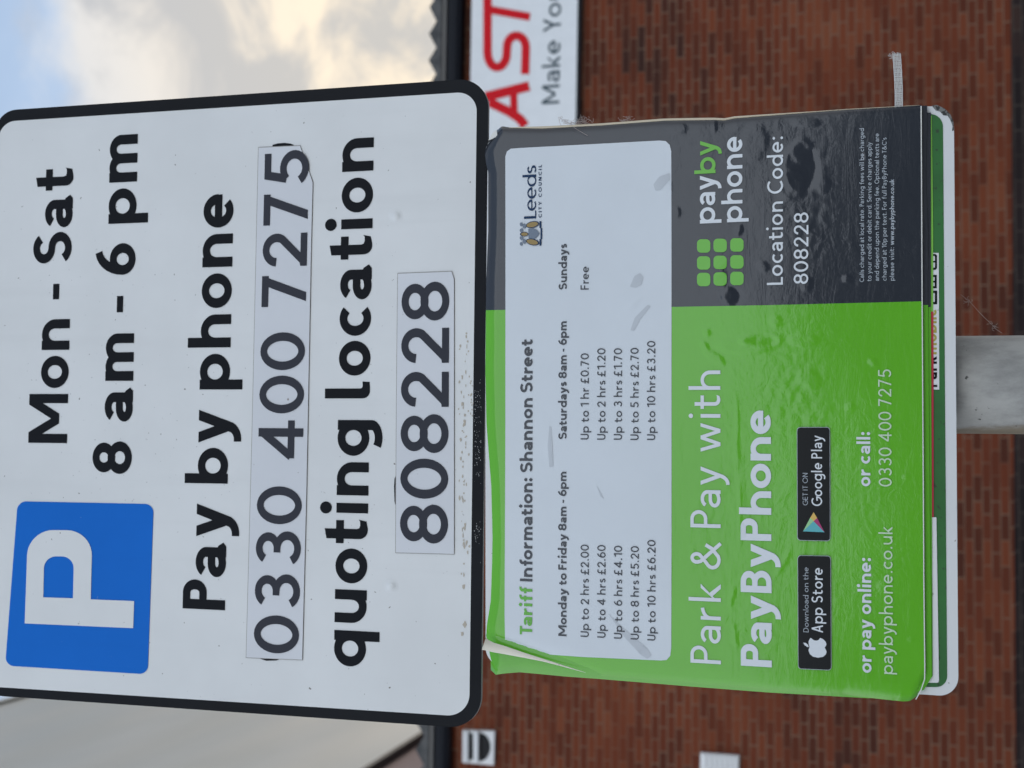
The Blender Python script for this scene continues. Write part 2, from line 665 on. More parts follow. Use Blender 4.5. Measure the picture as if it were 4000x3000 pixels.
        S.append([(x, 1 - hy * 1.2), (hx * 1.0, .24 + hy * .4)])
    elif ch == '5':
        W = (.54 + w * .6) * wd
        S.append([(W * .93, 1 - hy), (W * .16 + hx, 1 - hy), (hx + W * .05, .50)])
        S.append([(hx + W * .05, .50)] + E(W * .47, .325, W * .53 - hx, .325 - hy, 128, -150))
    elif ch in '69':
        W = (.56 + w * .65) * wd
        r = .33
        ring(W / 2, r, W / 2 - hx, r - hy)
        S.append(E(W * .80, r, W * .80 - hx, 1 - r - hy * .6, 180, 96))
        if ch == '9':
            S = [[(W - a_, 1 - b_) for a_, b_ in s] for s in S]
    elif ch == '7':
        W = (.50 + w * .6) * wd
        S.append([(0, 1 - hy), (W - hx * .2, 1 - hy)])
        diag(W * .30, 0, W - w * .62, 1 - hy * .2)
    elif ch == '8':
        W = (.58 + w * .65) * wd
        ring(W / 2, .755 - hy / 2, W / 2 - hx - .03, .245 - hy / 2)
        ring(W / 2, .265 + hy / 2, W / 2 - hx, .265 - hy / 2)
    elif ch == '-':
        W = .36
        rect(0, .30, W, .30 + w * hr * .9)
    elif ch == '.':
        W = dr * 2
        dot(dr, dr, dr)
    elif ch == ':':
        W = dr * 2
        dot(dr, dr, dr)
        dot(dr, X - dr, dr)
    elif ch == "'":
        W = w
        rect(0, .70, w, 1.0)
    elif ch == '£':
        W = .56 + w * .4
        x = .20
        S.append([(0, hy), (W, hy)])
        S.append([(x * .55, hy), (x, .22), (x, .72)] + E(x + .19, .72, .19, .28 - hy, 180, 40))
        S.append([(0, .46), (W * .74, .46)])
    elif ch == '&':
        W = .78 + w * .5
        S.append([(W, 0.0), (W * .30, .66)] + E(W * .42, .79, W * .155, .21 - hy, 205, -60) + E(W * .36, .27, W * .36 - hx, .27 - hy, 120, 300) + [(W * .80, .30), (W * .93, .50)])
    elif ch == ' ':
        W = .30
    return W, S, P


def ribbon(pts, hx, hy):
    """quads along a polyline; closed when the ends meet"""
    keep = [pts[0]]
    for p in pts[1:]:
        if math.dist(p, keep[-1]) > 1e-4:
            keep.append(p)
    pts = keep
    n = len(pts)
    closed = n > 3 and math.dist(pts[0], pts[-1]) < 1e-3
    if closed:
        pts = pts[:-1]
        n -= 1
    L, R = [], []
    for k in range(n):
        p = pts[k]
        a = pts[k - 1] if (k or closed) else None
        b = pts[(k + 1) % n] if (k < n - 1 or closed) else None
        ns = []
        for s, e in ((a, p), (p, b)):
            if s is None or e is None:
                continue
            dx, dy = e[0] - s[0], e[1] - s[1]
            l = math.hypot(dx, dy) or 1e-9
            ns.append((-dy / l, dx / l))
        nx, ny = sum(q[0] for q in ns) / len(ns), sum(q[1] for q in ns) / len(ns)
        l2 = max(nx * nx + ny * ny, 0.36)
        nx, ny = nx / l2, ny / l2
        L.append((p[0] + nx * hx, p[1] + ny * hy))
        R.append((p[0] - nx * hx, p[1] - ny * hy))
    q = []
    for k in range(n if closed else n - 1):
        j = (k + 1) % n
        q.append(hull([R[k], R[j], L[j], L[k]]))
    return q


def hull(p):
    p = sorted(set(p))
    def part(it):
        o = []
        for c in it:
            while len(o) > 1 and (o[-1][0] - o[-2][0]) * (c[1] - o[-2][1]) - (o[-1][1] - o[-2][1]) * (c[0] - o[-2][0]) <= 1e-12:
                o.pop()
            o.append(c)
        return o[:-1]
    return part(p) + part(p[::-1])


def union(polys):
    vs_, fs = [], []
    for p in polys:
        a = sum(p[i][0] * p[(i + 1) % len(p)][1] - p[(i + 1) % len(p)][0] * p[i][1] for i in range(len(p)))
        if abs(a) < 1e-9:
            continue
        if a < 0:
            p = p[::-1]
        fs.append(list(range(len(vs_), len(vs_) + len(p))))
        vs_ += [Vector(q) for q in p]
    r = delaunay_2d_cdt(vs_, [], fs, 0, 1e-6, True)
    keep = [f for f, o in zip(r[2], r[5]) if len(o)]
    return [(v.x, v.y) for v in r[0]], keep


STYLE = {   # x height, stroke, thin ratio, ascender, descender, tailed a and l, width
    'road': (.715, .215, .80, 1.02, .30, True, 1.0),
    'digits': (.715, .170, .86, 1.0, .30, True, 1.06),
    'bold': (.68, .205, .80, 1.04, .29, False, 1.06),
    'bolder': (.67, .215, .80, 1.05, .30, False, 1.10),
    'light': (.66, .118, .95, 1.06, .30, False, 1.0),
    'thin': (.66, .095, 1.0, 1.04, .30, False, .95),
    'book': (.67, .135, .92, 1.03, .30, False, .95),
    'logo': (.74, .172, .95, 1.02, .30, False, 1.0),
    'small': (.70, .125, 1.0, 1.03, .28, False, .92),
    'serifish': (.72, .150, .55, 1.12, .28, False, 1.0),
    'banner': (.70, .130, .95, 1.05, .30, False, .95),
}
_cache = {}


def letters(txt, start, end, h, style, Y, track=0.0, space=1.0, depth=None):
    """lay a line of text on a plane between two baseline pixels; h = cap height in pixels (start, end)"""
    X, w, hr, A, D, tail, wd = STYLE[style]
    gap = {True: .17, False: .150 if w > .16 else .175}[tail] + track
    items, x = [], 0.0
    for k, ch in enumerate(txt):
        key = (ch, style)
        if key not in _cache:
            W, S, P = glyph(ch, X, w, hr, A, D, tail, wd)
            polys = list(P)
            for s in S:
                polys += ribbon(s, w / 2, w * hr / 2)
            _cache[key] = (W,) + (union(polys) if polys else ([], []))
        W, v, f = _cache[key]
        if ch == ' ':
            x += W * space
            continue
        items.append((x, v, f))
        g = gap
        nxt = txt[k + 1] if k + 1 < len(txt) else ' '
        rnd = 'oceqdgaOCG0689bps'
        if ch in 'oceOCG0689bpSs' or ch in 'vwyrtkT':
            g -= .03
        if nxt in rnd + 'vwyt':
            g -= .03
        if ch in 'TPYfrL' and nxt in 'aoeyr':
            g -= .07
        x += W + g
        last = x - g
    total = last
    h0, h1 = (h, h) if not isinstance(h, tuple) else h
    V, Fc = [], []
    for ox, v, f in items:
        b = len(V)
        for px, py in v:
            t = (ox + px) / total
            bx = start[0] + (end[0] - start[0]) * t
            by = start[1] + (end[1] - start[1]) * t
            hh = h0 + (h1 - h0) * t
            sl = 0.0572e-3 * (by - 1560)
            sx, sy = bx - py * hh, by - sl * py * hh
            V.append(at(sx, sy, Y if depth is None else depth(sx, sy)))
        Fc += [[b + k for k in q] for q in f]
    return V, Fc


def text(txt, start, end, h, style, Y, mat, parent, name='lettering', **kw):
    V, Fc = letters(txt, start, end, h, style, Y, **kw)
    return mesh(name, V, Fc, mat, parent)


def strokes(name, lines, Y, mat, parent):
    """pixel polylines drawn with a given pixel width, joined into one film"""
    polys = []
    for pts, w in lines:
        polys += ribbon(pts, w / 2, w / 2)
    v, f = union(polys)
    pts = [at(x, y, Y) for x, y in v]
    out = []
    for t in f:
        a, b, c = pts[t[0]], pts[t[1]], pts[t[2]]
        out.append(t if (b - a).cross(c - a).y < 0 else t[::-1])
    return mesh(name, pts, out, mat, parent)


def pq(pts, ox, oy, s):
    """crop coordinates -> picture pixels"""
    return [(ox + x / s, oy + y / s) for x, y in pts]


# ================================================================== THE SETTING
def ground_material(name, c0, c1, sc, rough=0.85, bs=0.4):
    m = material(name, c0, rough)
    t = m.node_tree
    c = obj_coord(t)
    f = noise(t, c, sc, 6, 0.65)
    g = noise(t, c, sc / 40, 4, 0.6)
    k = mth(t, 'MULTIPLY_ADD', g, 0.6, mth(t, 'MULTIPLY', f, 0.4))
    t.links.new(mixc(t, smooth(t, k, 0.3, 0.7), c0, c1), bsdf(m).inputs['Base Color'])
    bump(m, f, bs, 0.004)
    return m


M['asphalt'] = ground_material('asphalt', (0.040, 0.040, 0.042), (0.065, 0.064, 0.062), 90)
M['kerb'] = ground_material('kerb_concrete', (0.24, 0.235, 0.22), (0.32, 0.31, 0.29), 40)
M['earth'] = ground_material('bare_ground', (0.10, 0.095, 0.08), (0.15, 0.14, 0.12), 3)

m = ground_material('paving', (0.20, 0.195, 0.185), (0.29, 0.28, 0.265), 30)
t = m.node_tree
br = nd(t, 'ShaderNodeTexBrick')
t.links.new(obj_coord(t), br.inputs['Vector'])
for k, v in (('Scale', 1.0), ('Brick Width', 0.6), ('Row Height', 0.45), ('Mortar Size', 0.006)):
    br.inputs[k].default_value = v
src = bsdf(m).inputs['Base Color'].links[0].from_socket
t.links.new(mixc(t, br.outputs['Fac'], src, (0.07, 0.07, 0.065)), bsdf(m).inputs['Base Color'])
M['paving'] = m

tag(mesh('ground', [(-400, -400, -0.13), (400, -400, -0.13), (400, 400, -0.13), (-400, 400, -0.13)], [(0, 1, 2, 3)], M['earth']), kind='structure')
tag(mesh('road', [(-200, -12, -0.12), (200, -12, -0.12), (200, -2.6, -0.12), (-200, -2.6, -0.12)], [(0, 1, 2, 3)], M['asphalt']), kind='structure')
mb = MB()
mb.box((-200, -2.45, -0.2), (200, 10.98, 0.0))
tag(mb.build('pavement', M['paving']), kind='structure')
mb = MB()
mb.box((-200, -2.6, -0.2), (200, -2.453, 0.005))
tag(mb.build('kerb', M['kerb']), kind='structure')


M['skyline'] = ground_material('skyline_dark', (0.022, 0.030, 0.014), (0.045, 0.050, 0.024), 5)  # unseen rise behind the camera, added so the sheets reflect a dark skyline
V, Fc = [], []
for k in range(81):
    x = -200 + k * 5
    V += [(x, -14.0, -0.14), (x, -18.0 + random.uniform(-.4, .4), 1.9 + random.uniform(-.1, .1)), (x, -21.0, 2.75 + random.uniform(-.10, .10)), (x, -40.0, 2.4)]
for k in range(80):
    for j in range(3):
        a = k * 4 + j
        Fc.append((a, a + 1, a + 5, a + 4))
tag(mesh('reflected_skyline', V, Fc, M['skyline']), kind='structure')


# ------------------------------------------------------------------ brick building
def brick_material(name, ramp, mortar, seed=0.0):
    m = material(name, (0.2, 0.07, 0.04), 0.9, spec=0.08)
    t = m.node_tree
    c = obj_coord(t)
    s = nd(t, 'ShaderNodeSeparateXYZ')
    t.links.new(mapping(t, c, rot=(0, math.radians(0.35), 0)), s.inputs[0])
    vz = mth(t, 'DIVIDE', s.outputs[2], 0.075)
    row = mth(t, 'FLOOR', vz)
    half = mth(t, 'MULTIPLY', mth(t, 'FLOORED_MODULO', row, 2.0), 0.5)
    ux = mth(t, 'ADD', mth(t, 'DIVIDE', mth(t, 'ADD', s.outputs[0], s.outputs[1]), 0.225), half)
    colm = mth(t, 'FLOOR', ux)
    fu = mth(t, 'FRACT', ux)
    fv = mth(t, 'FRACT', vz)
    comb = nd(t, 'ShaderNodeCombineXYZ')
    t.links.new(colm, comb.inputs[0])
    t.links.new(row, comb.inputs[1])
    comb.inputs[2].default_value = seed
    wn_ = nd(t, 'ShaderNodeTexWhiteNoise', noise_dimensions='3D')
    t.links.new(comb.outputs[0], wn_.inputs[0])
    patch = noise(t, mapping(t, comb.outputs[0], (0.13, 0.05, 1)), 1.0, 3.0, 0.6)
    zone = noise(t, c, 0.42, 2.0, 0.5)
    pick = mth(t, 'ADD', mth(t, 'MULTIPLY', wn_.outputs[0], 0.50), mth(t, 'MULTIPLY_ADD', patch, 1.3, -0.80), None)
    pick = mth(t, 'ADD', pick, mth(t, 'MULTIPLY', zone, 0.80), clamp=True)
    cr = nd(t, 'ShaderNodeValToRGB')
    el = cr.color_ramp.elements
    while len(el) < len(ramp):
        el.new(0.5)
    for e, (p, c_) in zip(el, ramp):
        e.position = p
        e.color = (*c_, 1)
    t.links.new(pick, cr.inputs[0])
    grit = noise(t, c, 38, 5, 0.7)
    colr = mixc(t, grit, mixc(t, 0.75, cr.outputs[0], (0, 0, 0)), cr.outputs[0])
    colr = mixc(t, 0.55, colr, cr.outputs[0])
    eu = mth(t, 'MINIMUM', fu, mth(t, 'SUBTRACT', 1.0, fu))
    ev = mth(t, 'MINIMUM', fv, mth(t, 'SUBTRACT', 1.0, fv))
    mu = smooth(t, eu, 0.016, 0.030, 1.0, 0.0)
    mv = smooth(t, ev, 0.050, 0.085, 1.0, 0.0)
    mm = mth(t, 'MAXIMUM', mu, mv)
    worn = smooth(t, noise(t, c, 2.1, 4, 0.6), 0.36, 0.60, 0.35, 1.0)
    t.links.new(mixc(t, mth(t, 'MULTIPLY', mm, worn), colr, mortar), bsdf(m).inputs['Base Color'])
    h = mth(t, 'ADD', mth(t, 'SUBTRACT', 1.0, mm), mth(t, 'MULTIPLY', grit, 0.4))
    bump(m, h, 0.6, 0.008)
    return m


M['brick'] = brick_material('red_brick', [(0.0, (0.055, 0.026, 0.021)), (0.25, (0.112, 0.034, 0.020)), (0.50, (0.162, 0.044, 0.023)),
                                          (0.78, (0.210, 0.060, 0.029)), (1.0, (0.250, 0.086, 0.044))], (0.205, 0.130, 0.090))
M['plinth'] = brick_material('plinth_brick', [(0.0, (0.020, 0.017, 0.018)), (0.6, (0.034, 0.024, 0.024)), (1.0, (0.060, 0.036, 0.030))], (0.08, 0.065, 0.055), 3.0)
M['fascia'] = material('black_gutter', (0.010, 0.012, 0.018), 0.5, spec=0.25)
m = material('fibre_cement', (0.17, 0.17, 0.17), 0.9)
t = m.node_tree
g_ = noise(t, obj_coord(t), 6, 6, 0.7)
t.links.new(mixc(t, smooth(t, g_, 0.35, 0.65), (0.050, 0.052, 0.055), (0.105, 0.104, 0.103)), bsdf(m).inputs['Base Color'])
M['roof'] = m

z_gut0 = at(1728, 1500, WALL_Y - 0.12).z       # top of the black gutter
z_gut1 = at(1780, 1500, WALL_Y - 0.12).z       # its underside
z_zig0 = at(1650, 1500, WALL_Y - 0.22).z       # crests of the corrugated sheet
z_zig1 = at(1682, 1500, WALL_Y - 0.22).z
z_pl = at(3958, 1500, WALL_Y).z                # top of the dark plinth
XL, XR = -11.0, 5.2
bb = empty('brick_building', (0, WALL_Y, 0), 'red brick building with a corrugated roof edge and black gutter behind the signs', 'building')
mb = MB()
mb.box((XL, WALL_Y, z_pl), (XR, WALL_Y + 9, z_gut0 - 0.02))
mb.build('wall', M['brick'], bb)
mb = MB()
mb.box((XL - .02, WALL_Y - 0.02, 0.0), (XR + .02, WALL_Y + 9.02, z_pl - 0.001))
tag(mb.build('plinth', M['plinth'], bb), 'dark brick plinth at the foot of the wall')


def tilted(o, deg=0.30):                        # the eaves run very slightly out of level
    return o


mb = MB()
# half-round gutter with a lip and brackets
prof = [(-0.15, 0.0), (-0.165, 0.0), (-0.17, -0.03), (-0.155, -0.08), (-0.115, -0.115), (-0.06, -0.125), (-0.012, -0.11), (-0.004, -0.06), (-0.004, 0.0), (-0.02, 0.0), (-0.03, -0.06), (-0.07, -0.10), (-0.12, -0.09), (-0.148, -0.04)]
hgt = z_gut0 - z_gut1
pv = [(x, WALL_Y + a, z_gut0 + b * hgt / 0.125) for x in (XL, XR) for a, b in prof]
n = len(prof)
mb.add(pv, [(k, (k + 1) % n, n + (k + 1) % n, n + k) for k in range(n)] + [tuple(range(n))[::-1], tuple(range(n, 2 * n))])
gut = mb.build('gutter', M['fascia'], bb)
mb = MB()
mb.box((XL, WALL_Y - 0.002, z_gut1 + 0.02), (XR, WALL_Y + 0.03, z_gut0 + 0.06))
mb.build('fascia_board', M['fascia'], bb)
# corrugated sheets, sloping up away from the street
per = 0.268
nx = int((XR - XL) / per)
amp = z_zig0 - z_zig1
V, Fc = [], []
pitch = math.tan(math.radians(9))
cols = []
for k in range(nx * 4 + 1):
    x = XL + k * per / 4
    ph = (k % 4) / 4
    s = [0.0, 0.5, 1.0, 0.5][k % 4]
    cols.append((x, s))
rows = (0.0, 1.5, 3.0, 4.6)
for yy in rows:
    for x, s in cols:
        V.append((x, WALL_Y - 0.22 + yy, z_zig1 + amp * s + yy * pitch))
for yy in rows:
    for x, s in cols:
        V.append((x, WALL_Y - 0.22 + yy, z_zig1 - 0.045 + yy * pitch))
nc = len(cols)
half = nc * len(rows)
for r in range(len(rows) - 1):
    for k in range(nc - 1):
        a = r * nc + k
        Fc.append((a, a + 1, a + nc + 1, a + nc))
        Fc.append((half + a, half + a + nc, half + a + nc + 1, half + a + 1))
for k in range(nc - 1):
    Fc.append((k, half + k, half + k + 1, k + 1))
mesh('roof', V, Fc, M['roof'], bb)
mb = MB()
mb.box((XL, WALL_Y - 0.20, z_gut0 + 0.005), (XR, WALL_Y + 0.5, z_zig1 - 0.045))
mb.build('eaves_board', material('weathered_eaves', (0.16, 0.155, 0.15), 0.85), bb)

# ------------------------------------------------------------------ pale clad building behind, its side wall running away from the street
m = material('pale_cladding', (0.56, 0.56, 0.53), 0.55)
t = m.node_tree
c = obj_coord(t)
s = nd(t, 'ShaderNodeSeparateXYZ')
t.links.new(c, s.inputs[0])
rib = mth(t, 'SINE', mth(t, 'MULTIPLY', s.outputs[2], 5.2))
big = noise(t, mapping(t, c, (1, 0.25, 1.2)), 0.8, 3, 0.5)
t.links.new(mixc(t, smooth(t, big, 0.3, 0.7), (0.50, 0.51, 0.485), (0.56, 0.56, 0.53)), bsdf(m).inputs['Base Color'])
bump(m, rib, 0.25, 0.03)
M['clad'] = m
M['dusty_pink'] = ground_material('pink_render', (0.30, 0.22, 0.21), (0.38, 0.29, 0.27), 8)
M['dark_trim'] = material('dark_trim', (0.09, 0.09, 0.092), 0.6)
CX = -3.9


def on_side(x, y):                       # where the ray of a pixel meets the plane X = CX
    w = ray(x, y)
    return CAM + w * ((CX - CAM.x) / w.x)


p_top = on_side(0, 2755)
p_low = on_side(1560, 2940)
zt, zl = p_top.z, p_low.z
cb = empty('clad_building', (CX, 13, 0), 'tall building with pale smooth cladding rising behind the brick eaves', 'building')
mb = MB()
mb.box((CX - 10, 12.4, zl + 0.07), (CX, 40, zt))
mb.build('cladding', M['clad'], cb)
mb = MB()
mb.box((CX - 10, 12.45, 0.0), (CX - 0.05, 40, zl))
tag(mb.build('lower_wall', M['dusty_pink'], cb), 'dull pink wall below the cladding')
mb = MB()
mb.box((CX - 10.05, 12.35, zl + 0.002), (CX + 0.06, 40.05, zl + 0.068))
mb.build('trim', M['dark_trim'], cb)
mb = MB()
mb.box((CX - 10.1, 12.3, zt + 0.002), (CX + 0.05, 40.1, zt + 0.12))
mb.build('roof_edge', M['clad'], cb)

# ------------------------------------------------------------------ shop banner on the wall
M['board_white'] = speckled('banner_white', (0.72, 0.74, 0.76), (0.5, 0.5, 0.5), 0.4, 0.8, 60, 0.04)
M['banner_red'] = material('banner_red', (0.60, 0.012, 0.020), 0.6, spec=0.1)
M['banner_slate'] = material('banner_slate', (0.045, 0.075, 0.092), 0.6, spec=0.1)
by = WALL_Y - 0.10
sb = empty('shop_sign', at(2050, 100, by), 'long white shop sign with big red letters on the brick wall', 'sign')
pl = [(1848, -330), (2262, -330), (2243, 820), (1829, 820)]
slab('board', pl, by, 0.085, [M['board_white'], M['fascia']], sb)
slab('frame', [(2262.5, -332), (2274, -332), (2255, 822), (2243.5, 822)], by + 0.02, 0.075, M['fascia'], sb)  # black strip standing in for the shadow below the board
ly = by - 0.004
A_ = [([(1895, 379), (2067, 336)], 38), ([(1910, 398), (1990, 437), (2030, 464), (2052, 492)], 36), ([(2006, 352), (2008, 458)], 29)]
Sp = [(1904, -140), (1904, 205)] + [(1942 + 38 * math.cos(a), 205 + 58 * math.sin(a)) for a in [math.pi - k * math.pi / 10 for k in range(1, 10)]] + [(1979, 205), (1980, 192)] + \
     [(2017 + 37 * math.cos(a), 185 - 46 * math.sin(a)) for a in [math.pi - k * math.pi / 10 for k in range(1, 10)]] + [(2054, 185), (2051, 290)]
S_ = [(Sp, 33)]
T_ = [([(1903, 36), (2070, 66)], 31)]
strokes('lettering', A_, ly, M['banner_red'], sb)
strokes('lettering', S_ + T_, ly, M['banner_red'], sb)
text('Make You', (2184, 403), (2194, -52), 68, 'banner', ly, M['banner_slate'], sb)

# ------------------------------------------------------------------ vents on the brick wall
M['pvc'] = material('white_pvc', (0.70, 0.70, 0.70), 0.4)
M['void'] = material('dark_void', (0.008, 0.008, 0.009), 0.8)
vy = WALL_Y - 0.05
ev = empty('extractor_vent', at(1868, 2920, vy), 'square white extractor vent with a half round dark opening below its hood', 'vent')
slab('plate', [(1807, 2852), (1931, 2857), (1928, 2990), (1806, 2979)], vy, 0.045, M['pvc'], ev)
film('slot', [[(1833, 2864), (1849, 2865), (1848, 2968), (1832, 2966)]], vy - 0.003, M['void'], ev)
hp = [(1873, 2862)] + [(1873 + 43 * math.sin(a), 2918 - 56 * math.cos(a)) for a in [math.pi * k / 16 for k in range(1, 16)]] + [(1872, 2975)]
film('opening', [hp], vy - 0.003, M['void'], ev)
mb = MB()
for x0, x1 in ((1809, 1832), (1849, 1872)):
    a0, a1 = at(x0, 2856, vy), at(x0, 2974, vy)
    b0, b1 = at(x1, 2856, vy), at(x1, 2974, vy)
    d = Vector((0, -0.045, 0))
    e_ = Vector((0, -0.006, 0))
    mb.add([a0 + e_, a1 + e_, b1 + d, b0 + d, b1 + e_, b0 + e_], [(0, 1, 2, 3), (3, 2, 4, 5), (0, 3, 5), (1, 4, 2), (0, 5, 4, 1)])
mb.build('hood', M['pvc'], ev)
lv = empty('louvre_vent', at(2812, 3010, vy), 'pale grey louvred vent low on the brick wall at the picture edge', 'vent')
slab('frame', [(2736, 2941), (2887, 2953), (2884, 3130), (2734, 3112)], vy, 0.045, M['pvc'], lv)
for k in range(7):
    x0 = 2746 + k * 20
    o = slab('slat', [(x0, 2950 + k * 1.6), (x0 + 14, 2951.5 + k * 1.6), (x0 + 12, 3108 + k * 1.6), (x0 - 2, 3106 + k * 1.6)], vy - 0.02, 0.018, M['pvc'], lv)

# ================================================================== THE SIGNS
PY = 0.052
pc = at(3860, 1503, PY)
pr = (at(3860, 1312, PY) - at(3860, 1695, PY)).length / 2


def pole_material():
    m = material('galvanised_post', (0.30, 0.30, 0.29), 0.6, 0.1)
    t = m.node_tree
    c = obj_coord(t)
    a = noise(t, mapping(t, c, (1, 1, 0.5)), 30, 6, 0.7)
    b = noise(t, c, 130, 3, 0.6)
    base = mixc(t, smooth(t, a, 0.35, 0.65), (0.27, 0.265, 0.25), (0.42, 0.41, 0.385))
    base = mixc(t, smooth(t, b, 0.66, 0.72), base, (0.07, 0.07, 0.065))
    sx = nd(t, 'ShaderNodeSeparateXYZ')
    t.links.new(c, sx.inputs[0])
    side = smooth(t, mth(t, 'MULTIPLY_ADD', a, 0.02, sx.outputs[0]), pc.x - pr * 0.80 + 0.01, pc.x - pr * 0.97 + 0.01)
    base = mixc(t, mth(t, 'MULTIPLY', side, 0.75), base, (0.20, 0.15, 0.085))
    t.links.new(base, bsdf(m).inputs['Base Color'])
    bump(m, b, 0.25, 0.001)
    return m


mb = MB()
N = 40
zt_ = at(-200, 1500, 0).z
zs = [0.0, 0.02, 0.5, 1.0, 1.5, 1.62, 1.7, 2.0, zt_]
rings = [[(pc.x + pr * math.cos(2 * math.pi * k / N), PY + pr * math.sin(2 * math.pi * k / N), z) for k in range(N)] for z in zs]
mb.add([p for r in rings for p in r], [(r * N + k, r * N + (k + 1) % N, (r + 1) * N + (k + 1) % N, (r + 1) * N + k) for r in range(len(zs) - 1) for k in range(N)] + [tuple((len(zs) - 1) * N + k for k in range(N))])
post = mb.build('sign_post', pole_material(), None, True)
tag(post, 'grey round metal post carrying the two parking signs', 'post')

# ------------------------------------------------------------------ upper sign
us = empty('parking_sign', at(950, 1550, 0), 'white parking sign with black border and blue P square, upper sign on the post', 'sign')
# outer outline (pixels): right side is the top of the picture
outer = rounded([(-14, 433), (1909, 303), (1878, 2848), (-88, 2713)], [78, 118, 125, 100], 12)
slab('plate', outer, 0.0, 0.0035, [M['sign_black'], M['alu']], us)
slab('backing_channel', [(250, 700), (330, 700), (330, 2400), (250, 2400)], 0.004, 0.010, M['alu'], us)
inner = rounded([(-2, 476), (1863, 357), (1833, 2800), (-70, 2680)], [62, 78, 88, 70], 12)
film('sign_face', [inner], -0.0003, M['sign_white'], us)
LY = -0.0007
text('Mon - Sat', (261, 1731), (287, 653), (151, 149), 'road', LY, M['letter_black'], us)
text('8 am - 6 pm', (513, 1852), (538, 523), (153, 151), 'road', LY, M['letter_black'], us)
text('Pay by phone', (878, 2384), (913, 755), (165, 163), 'road', LY, M['letter_black'], us)
text('quoting location', (1428, 2607), (1460, 536), (174, 170), 'road', LY, M['letter_black'], us)
bp = film('parking_square', [rounded([(69, 1958), (600, 1969), (577, 2634), (20, 2600)], 34, 8)], LY, M['blue'], us)
# the P: outer outline with the counter cut as two chained outlines
Pm = pq(rounded([(160, 722), (181, 116), (599, 119), (588, 566), (869, 577), (863, 753)], [0, 165, 165, 0, 0, 0], 10), 0, 2000, 1.659)
Pc = pq(rounded([(280, 553), (286, 287), (479, 288), (473, 559)], [0, 78, 78, 0], 8), 0, 2000, 1.659)


def cut(outl, hole):
    vs_ = [Vector(p) for p in outl] + [Vector(p) for p in hole]
    n0, n1 = len(outl), len(hole)
    ar = lambda q: sum(q[i][0] * q[(i + 1) % len(q)][1] - q[(i + 1) % len(q)][0] * q[i][1] for i in range(len(q)))
    f0 = list(range(n0)) if ar(outl) > 0 else list(range(n0))[::-1]
    f1 = list(range(n0, n0 + n1)) if ar(hole) > 0 else list(range(n0, n0 + n1))[::-1]
    r = delaunay_2d_cdt(vs_, [], [f0, f1], 0, 1e-6, True)
    return [(v.x, v.y) for v in r[0]], [f for f, o in zip(r[2], r[5]) if list(o) == [0]]


v, f = cut(Pm, Pc)
mesh('lettering', [at(x, y, LY - 0.0004) for x, y in v], [q[::-1] for q in f], M['sign_white'], bp)
# digits that the stickers cover, showing at the sticker ends
for pts in ([(1064, 566), (1085, 560), (1110, 558), (1135, 561), (1147, 566), (1140, 600), (1070, 600)], [(1010, 2560), (1080, 2560), (1100, 2572), (1080, 2580), (1040, 2581), (1018, 2574)],
            [(1549, 1990), (1541, 1960), (1539, 1900), (1541, 1870), (1549, 1850)]):
    film('covered_digit', [pts], LY, M['letter_black'], us)
SY = -0.0013
st1 = slab('number_sticker', [(1010, 577), (1172, 570), (1196, 640), (1221, 713), (1214, 1000), (1197, 1900), (1180, 2577), (962, 2568), (985, 1700)], SY, 0.0004, [M['sticker_white'], M['paper_edge']], us)
text('0330 400 7275', (1166, 2557), (1207, 583), (176, 172), 'digits', SY - 0.0004, M['letter_sticker'], st1, space=1.25)
st2 = slab('number_sticker', [(1554, 1069), (1764, 1061), (1773, 1090), (1773, 1600), (1773, 2164), (1546, 2158), (1549, 1600)], SY, 0.0004, [M['sticker_white'], M['paper_edge']], us)
text('808228', (1749, 2125), (1755, 1099), (187, 186), 'digits', SY - 0.0004, M['letter_sticker'], st2)
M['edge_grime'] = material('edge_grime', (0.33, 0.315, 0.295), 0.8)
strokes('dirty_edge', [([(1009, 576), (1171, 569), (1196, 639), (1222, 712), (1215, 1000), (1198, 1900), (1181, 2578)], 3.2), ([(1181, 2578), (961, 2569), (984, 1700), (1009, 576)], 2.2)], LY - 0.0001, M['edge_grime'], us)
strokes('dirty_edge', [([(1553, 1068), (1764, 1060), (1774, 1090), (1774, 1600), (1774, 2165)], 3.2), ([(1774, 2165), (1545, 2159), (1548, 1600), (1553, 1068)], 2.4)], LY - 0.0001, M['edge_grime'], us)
# two rivet dimples pushed through the sheet
for cx, cy in ((1545, 843), (1527, 2289)):
    V, Fc = [], []
    R_ = 30
    rr = [0, .15, .3, .45, .6, .8, 1.0]
    hh = [1.0, .98, .85, .55, .28, .08, 0.0]
    n = 20
    for q, h_ in zip(rr, hh):
        for k in range(n):
            a = 2 * math.pi * k / n
            V.append(at(cx + R_ * q * math.cos(a), cy + R_ * q * math.sin(a), -0.00035 - 0.0011 * h_))
    for i in range(len(rr) - 1):
        for k in range(n):
            Fc.append((i * n + k, i * n + (k + 1) % n, (i + 1) * n + (k + 1) % n, (i + 1) * n + k))
    mesh('rivet_dimple', V, Fc, M['sign_white'], us, smooth_=True)


def smears(name, spots, Y, mat, parent):
    polys = []
    for x, y, rx, ry in spots:
        k = random.randint(7, 10)
        polys.append([(x + rx * random.uniform(.45, 1.1) * math.cos(2 * math.pi * j / k), y + ry * random.uniform(.45, 1.1) * math.sin(2 * math.pi * j / k)) for j in range(k)])
    v, f = union(polys)
    return mesh(name, [at(x, y, Y) for x, y in v], [q[::-1] for q in f], mat, parent)


